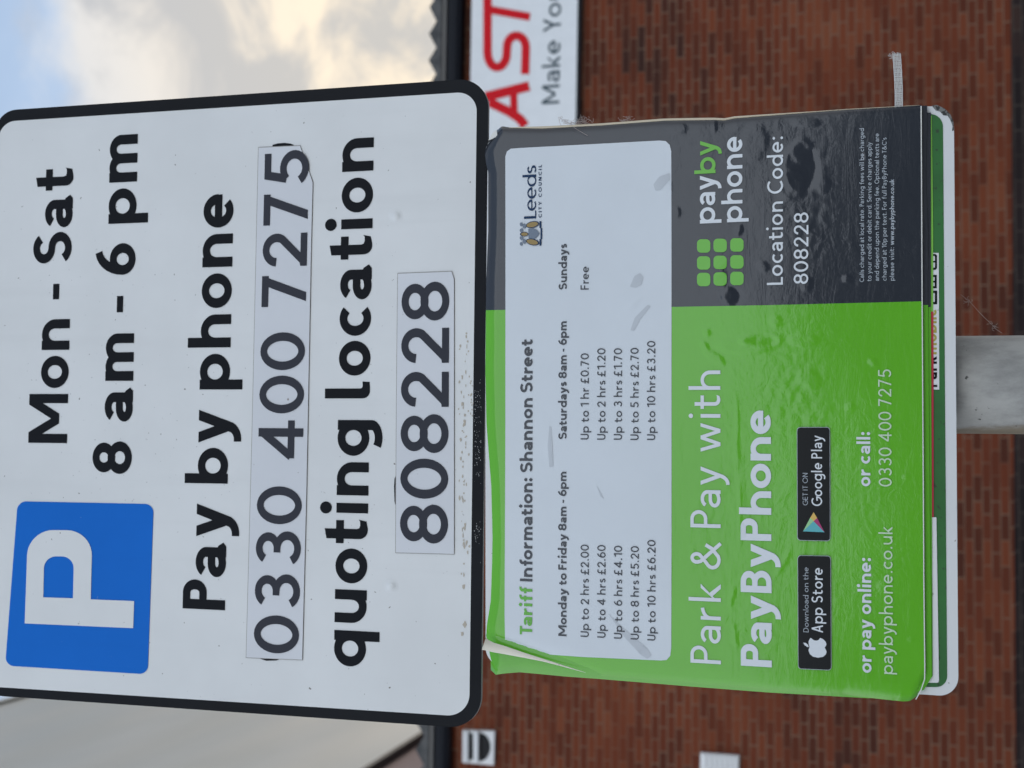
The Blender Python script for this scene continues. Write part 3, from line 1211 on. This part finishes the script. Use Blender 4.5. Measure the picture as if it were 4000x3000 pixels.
rs = random.Random(3)
sp = [(rs.gauss(1812, 9), rs.uniform(1290, 2250), rs.uniform(1.5, 5), rs.uniform(3, 13)) for _ in range(70)]
sp += [(rs.gauss(1838, 5), rs.gauss(1560, 50), 3, 5) for _ in range(16)] + [(1812, 2290, 7, 14), (1816, 2440, 10, 16), (1806, 2475, 8, 10)]
tag(smears('dirt_smear', sp, -0.0006, material('tan_dirt', (0.50, 0.44, 0.36), 0.8), us), kind='stuff')
sp = [(rs.uniform(1852, 1880), rs.choice((1560, 1650, 1740, 1830, 2080)) + rs.gauss(0, 38), rs.uniform(.7, 2.2), rs.uniform(.7, 2.6)) for _ in range(110)]
tag(smears('paint_chip', sp, -0.0004, material('chipped_paint', (0.42, 0.42, 0.42), 0.7), us), kind='stuff')
sp = [(rs.uniform(100, 900), rs.uniform(900, 2300), rs.uniform(.8, 2.6), rs.uniform(.8, 2.6)) for _ in range(120)]
sp += [(rs.uniform(1000, 1800), rs.uniform(450, 2700), rs.uniform(.8, 2.4), rs.uniform(.8, 2.4)) for _ in range(60)]
tag(smears('dirt_speck', sp, -0.0005, material('grey_dirt', (0.30, 0.30, 0.31), 0.8), us), kind='stuff')

# ------------------------------------------------------------------ lower sign
ts = empty('tariff_sign', at(2800, 1560, 0), 'lime green and slate tariff notice in layered glossy sheets, lower sign on the post', 'sign')
pts_ = rounded([(1895, 530), (3726, 409), (3744, 2722), (1897, 2600)], [70, 95, 78, 70], 10)
slab('back_plate', pts_, 0.0, 0.0035, [M['plate_white'], M['alu']], ts)
# chipped corner of the plate, bare grey metal
chip = [(3640, 412), (3660, 410), (3690, 424), (3712, 446), (3724, 472), (3726, 510), (3719, 512), (3721, 492), (3712, 468), (3702, 452), (3684, 450), (3672, 436), (3656, 432), (3645, 420)]
film('chipped_corner', [chip], -0.0003, speckled('bare_metal', (0.22, 0.22, 0.21), (0.03, 0.03, 0.03), 0.7, 0.5, 260, 0.3), ts)
film('green_field', [rounded([(3400, 443), (3683, 446), (3700, 2684), (3400, 2683)], [0, 48, 42, 0], 8)], -0.0004, M['plate_green'], ts)
ss = film('old_sticker', [[(3560, 985), (3667, 988), (3669, 1522), (3560, 1520)]], -0.0008, M['white_strip'], ts)
text('Park', (3661, 1512), (3659, 1392), 50, 'bolder', -0.0012, M['letter_black'], ss)
text('mobile', (3659, 1384), (3658, 1204), 50, 'bold', -0.0012, M['olive'], ss)
for q in ([([(3630, 996), (3652, 996), (3656, 1000), (3656, 1046), (3652, 1050), (3630, 1050)], 8), ([(3630, 1022), (3654, 1022)], 6)],
          [([(3630, 1078), (3655, 1078), (3655, 1122), (3630, 1122)], 8), ([(3630, 1100), (3655, 1100)], 7)], [([(3630, 1140), (3656, 1140), (3656, 1184), (3630, 1184)], 9)]):
    strokes('lettering', q, -0.0012, M['letter_black'], ss)
film('red_strip', [[(3560, 1217), (3646, 1217), (3647, 2020), (3560, 2020)]], -0.0014, M['red'], ts)
film('white_strip', [rounded([(3560, 2020.5), (3658, 2020.5), (3668, 2667), (3560, 2667)], [0, 3, 8, 0], 4)], -0.0014, M['white_strip'], ts)
film('lime_strip', [[(3560, 440), (3640, 452), (3645, 900), (3645, 1216.5), (3560, 1216.5)]], -0.0014, M['lime'], ts)
# two older leaflets showing below the newest one
mb = None
slab('old_leaflet', [(3500, 430), (3636, 440), (3636, 1199), (3500, 1199)], -0.0024, 0.0006, M['slate_under'], ts)
slab('old_leaflet', [(3500, 1199.5), (3636, 1199.5), (3643, 2640), (3606, 2690), (3500, 2700)], -0.0024, 0.0006, M['green_under'], ts)
slab('old_leaflet', [(3500, 418), (3622, 412), (3616, 700), (3625, 900), (3624, 1191), (3500, 1191)], -0.0036, 0.0007, M['slate_under'], ts)
slab('old_leaflet', [(3500, 1191.5), (3625, 1191.5), (3632, 2000), (3640, 2644), (3608, 2696), (3500, 2715)], -0.0036, 0.0007, M['green_under'], ts)

# the sheets
right_edge = [(1880, 560), (1893, 580), (1907, 551), (1925, 528), (1940, 508), (1950, 496), (1964, 493), (1986, 497), (2121, 498), (2350, 486), (2600, 467), (2783, 464), (2830, 466), (2870, 458), (3000, 448), (3301, 426), (3590, 410), (3640, 409)]
left_edge_top = [(1880, 2480), (1898, 2490), (1912, 2504), (1977, 2525), (2046, 2549), (2185, 2594), (2287, 2627), (2350, 2646), (2600, 2667), (3000, 2700), (3301, 2716), (3524, 2740), (3565, 2738), (3590, 2712), (3614, 2660)]
left_edge_under = [(1880, 2560), (1914, 2600), (1918, 2620), (1937, 2636), (1970, 2631), (2031, 2626), (2211, 2643), (2350, 2653), (2700, 2682), (3000, 2705), (3400, 2728), (3600, 2700)]
top_edge = [(500, 1945), (551, 1908), (593, 1893), (640, 1899), (671, 1907), (900, 1907), (1000, 1903), (1100, 1899), (1450, 1896), (1650, 1900), (1900, 1919), (2100, 1924), (2200, 1922), (2350, 1917), (2440, 1902), (2490, 1899), (2560, 1916), (2640, 1918)]
bottom_edge = [(400, 3599), (1177, 3603), (2300, 3610), (2650, 3614), (2720, 3590), (2745, 3560)]
split = [(1890, 1212), (2621, 1199), (3000, 1192), (3603, 1177)]

# blisters, pimples and creases pressed into the laminate: x, y, half sizes along and across, turn, height (mm)
BL = [(2900, 1355, 130, 34, 3, .85), (2790, 1395, 60, 22, 35, .6), (3010, 1330, 60, 30, 0, .5), (2760, 1300, 18, 18, 0, .6), (3030, 1255, 26, 26, 0, .55), (2752, 1350, 26, 12, 50, .7),
      (2640, 830, 24, 28, 0, .6), (2840, 1150, 42, 34, 30, .9), (2790, 1090, 60, 70, 0, .45), (3090, 720, 70, 80, 20, .9), (3130, 590, 50, 60, 0, .7), (2950, 560, 60, 90, 10, .4),
      (2885, 900, 14, 26, 20, .7), (2980, 1040, 26, 20, 40, .6), (3150, 1110, 24, 30, 10, .7), (3215, 720, 30, 40, 0, .5), (3310, 1090, 20, 14, 0, .6), (3380, 610, 10, 14, 0, .5),
      (3320, 1590, 22, 14, -20, .5), (3410, 1415, 22, 14, 30, .5), (3540, 1865, 14, 10, 0, .4), (3560, 2500, 14, 10, 0, .4), (3140, 1330, 70, 30, 0, .4), (3160, 1480, 60, 40, 20, .4),
      (2700, 2050, 120, 8, 0, .3), (2890, 2000, 8, 160, 0, .35), (2880, 1700, 8, 200, 0, .35), (2870, 2480, 10, 60, -8, .4), (2860, 2330, 10, 50, 10, .4), (3060, 2200, 12, 70, 30, .35),
      (2470, 1080, 60, 26, 35, .35), (2470, 1195, 60, 14, -50, .5), (2150, 1760, 12, 60, 0, .5), (2340, 2400, 100, 14, 40, .4), (2480, 2520, 60, 30, 25, .4), (2590, 720, 40, 50, -20, .4),
      (2340, 1900, 30, 10, 50, .4), (2210, 1260, 20, 60, 0, .2), (3450, 2290, 26, 26, 0, .3), (2450, 2250, 10, 8, 0, .3), (2790, 480, 10, 40, 0, .8), (2650, 500, 40, 30, 0, .6), (3150, 480, 60, 20, 0, .6)]


def blister(x, y):
    d = 0.0
    for bx, by_, ra, rb, turn, h_ in BL:
        dx, dy = x - bx, y - by_
        if abs(dx) > 260 or abs(dy) > 260:
            continue
        c_, s_ = math.cos(math.radians(turn)), math.sin(math.radians(turn))
        u_, v_ = (dx * c_ + dy * s_) / ra, (-dx * s_ + dy * c_) / rb
        r2 = u_ * u_ + v_ * v_
        if r2 < 1:
            d += h_ * 0.001 * min(1.0, (1 - r2) * 1.8) ** 2
    return d


# loose patches of laminate that lean a few degrees: x, y, half sizes, slope
TILT = [(3125, 655, 75, 105, .06), (2860, 1160, 45, 40, .07), (2960, 1330, 80, 24, .05)]
# patches where the laminate has gone crinkly: x, y, half sizes, amount (mm)
ZONES = [(3170, 760, 110, 330, .20), (2690, 1120, 110, 120, .14), (3120, 1560, 170, 230, .17), (2830, 1800, 150, 420, .07), (2960, 480, 260, 60, .14), (2780, 2150, 130, 260, .08), (2950, 2480, 240, 120, .04), (3400, 2150, 120, 420, .02)]
from mathutils import noise as mnoise


def crinkle(x, y):
    d = 0.0
    for zx, zy, rx, ry, am in ZONES:
        r2 = ((x - zx) / rx) ** 2 + ((y - zy) / ry) ** 2
        if r2 < 1:
            d += am * 0.001 * (1 - r2) * mnoise.turbulence(Vector((x / 30.0, y / 36.0, zx)), 2, False) * 0.85
    return d


def sheet_depth(base, ledge, curl_r, curl_l, bl=True):
    def fn(x, y):
        d = base
        s = y - interp(right_edge, x)
        if s < 60:
            q = 1 - min(max(s, 0.4) / 60, 1)
            d += curl_r * 0.25 * q * q
        if s < 26:
            q = 1 - max(s, 0.4) / 26
            d += 0.0048 * (1 - math.sqrt(1 - q * q))
        s = interp(ledge, x) - y
        if s < 75:
            d += curl_l * 0.5 * (1 - max(s, 0) / 75) ** 2
        if s < 34:
            q = 1 - max(s, 0.4) / 34
            d += 0.0064 * (1 - math.sqrt(1 - q * q))
        s = x - interp(top_edge, y)
        if s < 40:
            d += 0.004 * (1 - max(s, 0) / 40) ** 2
        d += 0.0006 * math.sin(x / 210.0) * math.sin(y / 300.0 + 1)
        if bl:
            d -= blister(x, y) * 0.48 + crinkle(x, y)
            for tx, ty, rx, ry, sl_ in TILT:
                r2 = ((x - tx) / rx) ** 2 + ((y - ty) / ry) ** 2
                if r2 < 1:
                    d += sl_ * 0.00019 * (x - tx) * min(1.0, (1 - r2) * 3.0)
        return d
    return fn


def sheet(name, t0, t1, depth, mat, parent, nu, nv, ledge, rim=None):
    """grid between the top and bottom edges and two side curves given as functions of x"""
    V, Fc = [], []
    for i in range(nu + 1):
        u = i / nu
        for j in range(nv + 1):
            v_ = j / nv
            x = 1900 + (3605 - 1900) * u
            for _ in range(4):
                y = t0(x) + (t1(x) - t0(x)) * v_
                x = interp(top_edge, y) * (1 - u) + interp(bottom_edge, y) * u
            y = t0(x) + (t1(x) - t0(x)) * v_
            V.append(at(x, y, depth(x, y)))
    for i in range(nu):
        for j in range(nv):
            a = i * (nv + 1) + j
            Fc.append((a, a + 1, a + nv + 2, a + nv + 1))
    a, b, c_ = (Vector(V[k]) for k in Fc[len(Fc) // 2][:3])
    if (b - a).cross(c_ - a).y > 0:
        Fc = [q[::-1] for q in Fc]
    return mesh(name, V, Fc, mat, parent, smooth_=True)


fr = lambda tab: (lambda x: interp(tab, x))
d_under = sheet_depth(-0.0046, left_edge_under, 0.006, 0.007, False)
d_top = sheet_depth(-0.0064, left_edge_top, 0.0085, 0.0085)
sheet('under_sheet', lambda x: interp(split, x) - 6, fr(left_edge_under), d_under, M['green_under'], ts, 90, 70, left_edge_under)
sheet('slate_sheet', fr(right_edge), fr(split), d_top, M['slate'], ts, 230, 110, left_edge_top)
sheet('green_sheet', fr(split), fr(left_edge_top), d_top, M['green'], ts, 230, 190, left_edge_top)
# white cut edge along the foot of the newest sheet
ed = [(interp(bottom_edge, y) - 1.5, y) for y in range(414, 2700, 40)]
V, Fc = [], []
for x, y in ed + [(3592, 2706), (3577, 2732)]:
    V += [at(x - 1.5, y, -0.0072), at(x + 2.5, y, -0.0072), at(x + 2.5, y, -0.0050)]
for k in range(len(V) // 3 - 1):
    Fc += [(3 * k, 3 * k + 3, 3 * k + 4, 3 * k + 1), (3 * k + 1, 3 * k + 4, 3 * k + 5, 3 * k + 2)]
mesh('sheet_edge', V, Fc, M['paper_edge'], ts)
# lip along the right hand edge, the sky's glint painted in as cream
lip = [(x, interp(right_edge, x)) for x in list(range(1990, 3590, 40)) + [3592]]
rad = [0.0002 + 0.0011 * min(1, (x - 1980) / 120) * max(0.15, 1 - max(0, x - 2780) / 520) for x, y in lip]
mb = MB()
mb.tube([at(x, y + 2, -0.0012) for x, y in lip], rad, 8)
mb.build('lip_glint', M['lip'], ts, True)
# peeled corner: the sheet turns towards the viewer and shows its cream back
up = [(1898, 2490), (1908, 2500), (1930, 2511), (1977, 2525), (2046, 2549), (2115, 2571), (2185, 2594), (2287, 2627)]
lo = [(1882, 2538), (1898, 2541), (1921, 2547), (1980, 2557), (2050, 2570), (2121, 2584), (2195, 2603), (2288, 2628)]
V, Fc = [], []
m_ = 5
for k, (p, q) in enumerate(zip(up, lo)):
    f_ = 1 - k / 7.0
    for j in range(m_ + 1):
        t_ = j / m_
        V.append(at(p[0] + (q[0] - p[0]) * t_, p[1] + (q[1] - p[1]) * t_, -0.0066 - f_ * (0.003 + 0.0045 * math.sin(math.pi * (0.15 + t_ * .55)))))
for k in range(len(up) - 1):
    for j in range(m_):
        a = k * (m_ + 1) + j
        Fc.append((a, a + 1, a + m_ + 2, a + m_ + 1))
mesh('peeled_corner', V, Fc, M['cream'], ts, smooth_=True)
# folded tape at the other top corner
slab('folded_tape', [(1908, 548), (1924, 519), (1940, 507), (1943, 532), (1925, 541)], -0.004, 0.001, M['paper_edge'], ts)

# white tariff panel
dl = lambda off: (lambda x, y: d_top(x, y) - off)
box_edge = [(1974, 612), (1980, 592), (1995, 581), (2031, 578), (2350, 561), (2575, 549), (2600, 551), (2616, 566), (2622, 592), (2623, 900), (2623, 1500), (2623, 2100), (2622, 2530), (2618, 2562), (2604, 2578), (2580, 2580), (2271, 2566), (2150, 2557), (2060, 2550), (1990, 2526), (1973, 2512), (1971, 2400), (1974, 1700), (1974.5, 900)]


def draped(name, outline, off, mat, parent, step=24):
    """film that follows the sheet: outline filled with a grid of inner points"""
    xs = [p[0] for p in outline]
    ys = [p[1] for p in outline]

    def inside(x, y):
        c_ = False
        for i in range(len(outline)):
            (x0, y0), (x1, y1) = outline[i - 1], outline[i]
            if (y0 > y) != (y1 > y) and x < (x1 - x0) * (y - y0) / (y1 - y0) + x0:
                c_ = not c_
        return c_
    ring_ = []
    for i in range(len(outline)):
        a, b = Vector(outline[i]), Vector(outline[(i + 1) % len(outline)])
        k = max(1, int((b - a).length / step))
        ring_ += [a + (b - a) * j / k for j in range(k)]
    pts = list(ring_)
    x = min(xs) + step / 2
    while x < max(xs):
        y = min(ys) + step / 2
        while y < max(ys):
            if inside(x, y):
                pts.append(Vector((x, y)))
            y += step
        x += step
    n0 = len(ring_)
    ar = sum(ring_[i].x * ring_[(i + 1) % n0].y - ring_[(i + 1) % n0].x * ring_[i].y for i in range(n0))
    face = list(range(n0)) if ar > 0 else list(range(n0))[::-1]
    r = delaunay_2d_cdt(pts, [], [face], 0, 1e-4, True)
    keep = [f_[::-1] for f_, o_ in zip(r[2], r[5]) if len(o_)]
    return mesh(name, [at(v.x, v.y, d_top(v.x, v.y) - off) for v in r[0]], keep, mat, parent, smooth_=True)


tp = draped('tariff_panel', box_edge, 0.0003, M['panel_white'], ts, 14)
pd, pg, pw = M['print_dark'], M['print_green'], M['print_white']
D1 = dl(0.0008)
text('Tariff', (2078, 2480), (2079, 2295), 48, 'bolder', 0, pg, tp, depth=D1)
text('Information: Shannon Street', (2079, 2272), (2080, 1325), 48, 'bolder', 0, pd, tp, depth=D1)
text('Monday to Friday 8am - 6pm', (2212.6, 2485.6), (2212, 1843), 32, 'bolder', 0, pd, tp, depth=D1)
text('Saturdays 8am - 6pm', (2213, 1716), (2213, 1255), 32, 'bolder', 0, pd, tp, depth=D1)
text('Sundays', (2214, 1131), (2214, 952), 32, 'bolder', 0, pd, tp, depth=D1)
text('Free', (2299.6, 1131), (2299.6, 1041), 32, 'book', 0, pd, tp, depth=D1)
for k, (a, ya, yb) in enumerate((('2 hrs £2.00', 2489, 2128), ('4 hrs £2.60', 2492, 2129.6), ('6 hrs £4.10', 2496, 2132.6), ('8 hrs £5.20', 2499, 2134), ('10 hrs £6.20', 2503, 2109.7))):
    xb = 2299.6 + 65.2 * k
    text('Up to ' + a, (xb, ya), (xb, yb), 32, 'book', 0, pd, tp, depth=D1)
for k, (a, ya, yb) in enumerate((('1 hr £0.70', 1717, 1380), ('2 hrs £1.20', 1718, 1360), ('3 hrs £1.70', 1718, 1360), ('5 hrs £2.70', 1719, 1358.6), ('10 hrs £3.20', 1719, 1331.5))):
    xb = 2299.6 + 64.9 * k
    text('Up to ' + a, (xb, ya), (xb, yb), 32, 'book', 0, pd, tp, depth=D1)
text('Leeds', (2094, 853), (2094, 645), 47.5, 'serifish', 0, M['print_navy'], tp, depth=D1, track=-.08)
text('CITY COUNCIL', (2115.5, 850), (2115.5, 643.4), 12, 'bold', 0, M['print_navy'], tp, depth=D1, space=2.0, track=.25)
# council crest: owls, shield and scroll
c4 = lambda pts: pq(pts, 1950, 600, 4.148)
ell = lambda cx, cy, rx, ry, a=0, n=14: [(cx + rx * math.cos(2 * math.pi * k / n) * math.cos(a) - ry * math.sin(2 * math.pi * k / n) * math.sin(a), cy + rx * math.cos(2 * math.pi * k / n) * math.sin(a) + ry * math.sin(2 * math.pi * k / n) * math.cos(a)) for k in range(n)]
zc = d_top(2080, 920) - 0.0009
cr_ = film('crest', [c4([(652, 1095), (682, 1095), (682, 1205), (652, 1205)]), c4([(668, 1206), (694, 1206), (694, 1384), (668, 1384)]), c4([(652, 1385), (682, 1385), (682, 1490), (652, 1490)])], zc, M['print_navy'], tp)
film('shield', [c4([(470, 1220), (475, 1370), (560, 1385), (610, 1355), (655, 1295), (610, 1235), (560, 1212)])], zc - 0.0001, M['greyblue'], cr_)
film('owl', [c4(ell(535, 1150, 95, 42, -.2)), c4(ell(535, 1432, 95, 42, .2)), c4(ell(408, 1305, 55, 28))], zc - 0.0003, M['gold'], cr_)
film('owl_outline', [c4(ell(540, 1150, 110, 54, -.2)), c4(ell(540, 1432, 110, 54, .2)), c4(ell(405, 1305, 70, 38))], zc - 0.0002, M['print_navy'], cr_)
film('mantling', [c4(ell(405, 1172, 28, 40)), c4(ell(405, 1420, 28, 40)), c4(ell(355, 1145, 22, 34)), c4(ell(360, 1240, 26, 34, .5)), c4(ell(360, 1370, 26, 34, -.5)), c4(ell(355, 1462, 22, 30))], zc - 0.0004, M['greyblue'], cr_)

# crease shade and blister reflections painted on the panel as darker patches
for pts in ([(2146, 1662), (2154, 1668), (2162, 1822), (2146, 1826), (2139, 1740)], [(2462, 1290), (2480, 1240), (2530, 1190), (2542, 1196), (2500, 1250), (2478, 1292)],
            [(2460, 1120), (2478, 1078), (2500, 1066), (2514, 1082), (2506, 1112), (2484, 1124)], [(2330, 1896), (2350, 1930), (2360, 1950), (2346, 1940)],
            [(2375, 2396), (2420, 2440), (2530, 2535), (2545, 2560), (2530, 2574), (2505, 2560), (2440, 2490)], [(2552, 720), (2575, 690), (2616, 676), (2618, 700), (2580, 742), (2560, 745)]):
    draped('shade_patch', rounded(pts, 4, 3), 0.0005, M['panel_shade'], tp, 16)

# print on the green and slate sheets
D2 = dl(0.0007)
text('Park & Pay with', (2816, 2595), (2813.7, 1447), (119, 117), 'light', 0, pw, ts, depth=D2, track=.02)
text('PayByPhone', (3015, 2607), (3011, 1603), (121, 119), 'bolder', 0, pw, ts, depth=D2, track=-.02)
text('or pay online:', (3404.5, 2629), (3402.6, 2180), 52, 'bold', 0, pw, ts, depth=D2)
text('paybyphone.co.uk', (3488.5, 2634), (3486, 2057.5), 52, 'light', 0, M['print_palegreen'], ts, depth=D2)
text('or call:', (3400, 1900), (3399, 1687.5), 52, 'bold', 0, pw, ts, depth=D2)
text('0330 400 7275', (3483.5, 1901), (3481, 1443), 51, 'light', 0, M['print_palegreen'], ts, depth=D2)
text('pay', (2794, 871), (2794, 683.5), 81, 'logo', 0, pw, ts, depth=D2)
text('by', (2795, 676), (2795, 547.5), 81, 'logo', 0, M['print_logo_green'], ts, depth=D2)
text('phone', (2900, 866), (2900, 532.6), 81, 'logo', 0, pw, ts, depth=D2)
text('Location Code:', (3058, 1112), (3059, 532.6), 62, 'book', 0, pw, ts, depth=D2)
text('808228', (3157, 1108.5), (3158, 829), 57, 'book', 0, pw, ts, depth=D2)
for k, (s_, y1, y0) in enumerate((('Calls charged at local rate. Parking fees will be charged', 501, 1101), ('to your credit or debit card. Service charges apply', 555.6, 1098.5),
                                  ('and depend upon the parking fee. Optional texts are', 521, 1097), ("charged at 10p per text. For full PayByPhone T&C's", 537, 1096.5), ('please visit:', 966, 1096))):
    text(s_, (3375 + 29.4 * k, y0), (3375 + 29.4 * k, y1), 17.5, 'small', 0, M['print_grey'], ts, depth=D2)
text('www.paybyphone.co.uk', (3492.6, 957), (3492.6, 700), 17.5, 'bold', 0, M['print_grey'], ts, depth=D2)
kp = []
for i, (xa, sk) in enumerate(((2722.7, 0), (2787, -2), (2852.6, -4))):
    for ya in (934.5, 1000.9, 1065.5):
        kp.append(rounded([(xa, ya + sk), (xa + 52, ya + sk), (xa + 52, ya + sk + 52.5), (xa, ya + sk + 52.5)], 16, 5))
V, Fc = [], []
for p in kp:
    b = len(V)
    V += [at(x, y, d_top(x, y) - 0.0007) for x, y in p]
    Fc.append(list(range(b, b + len(p)))[::-1])
tag(mesh('keypad_logo', V, Fc, M['print_logo_green'], ts, tri=True), 'logo of nine green rounded squares')
zb = -0.0075


def badge(corners):
    grow = [(corners[0][0] - 2, corners[0][1] - 2), (corners[1][0] + 2, corners[1][1] - 2), (corners[2][0] + 2, corners[2][1] + 2), (corners[3][0] - 2, corners[3][1] + 2)]
    b = film('app_badge', [rounded(corners, 12, 5)], zb - 0.0002, M['badge'], ts)
    film('badge_rim', [rounded(grow, 13, 5)], zb, M['print_grey'], b)
    return b


zt2 = zb - 0.0005
b1 = badge([(3117, 2171), (3243.5, 2173), (3246, 2617), (3119, 2611)])
text('Download on the', (3158.5, 2470), (3157.5, 2216.5), 20.5, 'thin', zt2, M['print_grey'], b1)
text('App Store', (3214.6, 2472), (3213.5, 2219), 44, 'book', zt2, pw, b1)
ap = [(310, 1180), (301, 1150), (300, 1118), (320, 1084), (338, 1092), (352, 1106), (370, 1112), (392, 1112), (410, 1104), (426, 1083), (458, 1098), (485, 1126), (493, 1150), (486, 1170), (474, 1188), (486, 1210), (494, 1235), (486, 1264), (455, 1288), (405, 1297), (350, 1287), (314, 1258), (299, 1218)]
leaf = [(243, 1135), (268, 1137), (288, 1152), (299, 1170), (300, 1184), (280, 1178), (262, 1166), (250, 1150)]
film('fruit_logo', [pq(ap, 3050, 2100, 2.765), pq(leaf, 3050, 2100, 2.765)], zt2, pw, b1)
b2 = badge([(3114.5, 1670.5), (3240, 1670), (3241.7, 2112), (3115.8, 2109)])
text('GET IT ON', (3155.6, 1974), (3155, 1848), 20, 'thin', zt2, M['print_grey'], b2)
text('Google Play', (3211.7, 1977), (3211, 1701), 42, 'book', zt2, pw, b2)
g3 = lambda pts: pq(pts, 3050, 1600, 2.765)
tri_ = film('play_triangle', [g3([(240, 1315), (472, 1325), (355, 1206)])], zt2, M['teal'], b2)
film('play_triangle', [g3([(240, 1315), (355, 1205), (318, 1168)])], zt2, M['mint'], b2)
film('play_triangle', [g3([(318, 1168), (355, 1205), (392, 1170), (355, 1108)])], zt2, M['yellow'], b2)
film('play_triangle', [g3([(392, 1170), (355, 1205), (472, 1325)])], zt2, M['crimson'], b2)

# ------------------------------------------------------------------ gauze tape sticking out from behind the lower sign
gy = -0.002
mb = MB()
rs = random.Random(11)
mid = lambda s: 3502 + 9 * s + 3 * math.sin(s * 3)      # centre of the strip, s along its length
for c_ in range(6):
    off = -14.5 + c_ * 5.8
    pts = []
    for k in range(24):
        s = k / 23
        y = 207 + rs.uniform(-1, 1) * (k == 0) * 4 + 222 * s
        pts.append(at(mid(s) + off * (1 - .06 * s) + rs.uniform(-.7, .7), y, gy + rs.uniform(-.0002, .0002)))
    mb.tube(pts, 0.00038 if c_ in (0, 5) else 0.00029, 5)
for r_ in range(42):
    s = (r_ + .5) / 42 + rs.uniform(-.004, .004)
    y = 210 + 218 * s
    pts = [at(mid(s) + o_, y + rs.uniform(-.8, .8), gy + 0.0003 * (-1) ** (j + r_)) for j, o_ in enumerate((-16, -8, 0, 8, 15.5))]
    mb.tube(pts, 0.00027, 5)
for k in range(12):
    a = rs.uniform(0, 6.28)
    x, y = 3486 + rs.uniform(-8, 6), 212 + rs.uniform(-6, 12)
    mb.tube([at(x, y, gy), at(x + 8 * math.cos(a), y + 8 * math.sin(a), gy - .001), at(x + 12 * math.cos(a + .7), y + 12 * math.sin(a + .7), gy)], 0.00012, 4)
tag(mb.build('gauze_tape', material('white_gauze', (0.62, 0.62, 0.60), 0.9)), 'strip of white woven gauze tape poking out behind the lower sign', 'tape')


def fibres(label, specs, r, colr, name='cobweb'):
    mb = MB()
    for pts, Yf in specs:
        mb.tube([at(x, y, Yf + rs.uniform(-.0015, .0015)) for x, y in pts], r, 4)
    return tag(mb.build(name, material('fibre', colr, 0.9)), label, 'cobweb')


def tuft(cx, cy, sx, sy, n, Yf):
    out = []
    for _ in range(n):
        x, y, a = cx + rs.gauss(0, sx), cy + rs.gauss(0, sy), rs.uniform(0, 6.28)
        p = [(x, y)]
        for _ in range(5):
            a += rs.uniform(-1.1, 1.1)
            p.append((p[-1][0] + 5 * math.cos(a), p[-1][1] + 4 * math.sin(a)))
        out.append((p, Yf))
    return out


fibres('pinkish fluff and loose threads caught along the edge of the slate sheet', tuft(2270, 478, 22, 6, 60, -0.001) + tuft(2440, 469, 14, 4, 26, -0.001) + tuft(2200, 475, 16, 8, 8, -0.001)
       + [([(2182, 457), (2185, 475), (2192, 492)], -0.002), ([(2183, 457), (2200, 470), (2216, 478), (2232, 488)], -0.002), ([(2225, 482), (2245, 500), (2265, 512), (2295, 530)], -0.009)], 0.00013, (0.46, 0.38, 0.35))
fibres('single cobweb thread with knots hanging below the lower sign by the post', [([(3752, 1150), (3775, 1168), (3790, 1180), (3812, 1205), (3840, 1235), (3868, 1262), (3890, 1285), (3915, 1302)], 0.03)]
       + tuft(3784, 1177, 3, 4, 6, 0.03) + tuft(3878, 1273, 3, 4, 6, 0.03), 0.00010, (0.45, 0.38, 0.34))
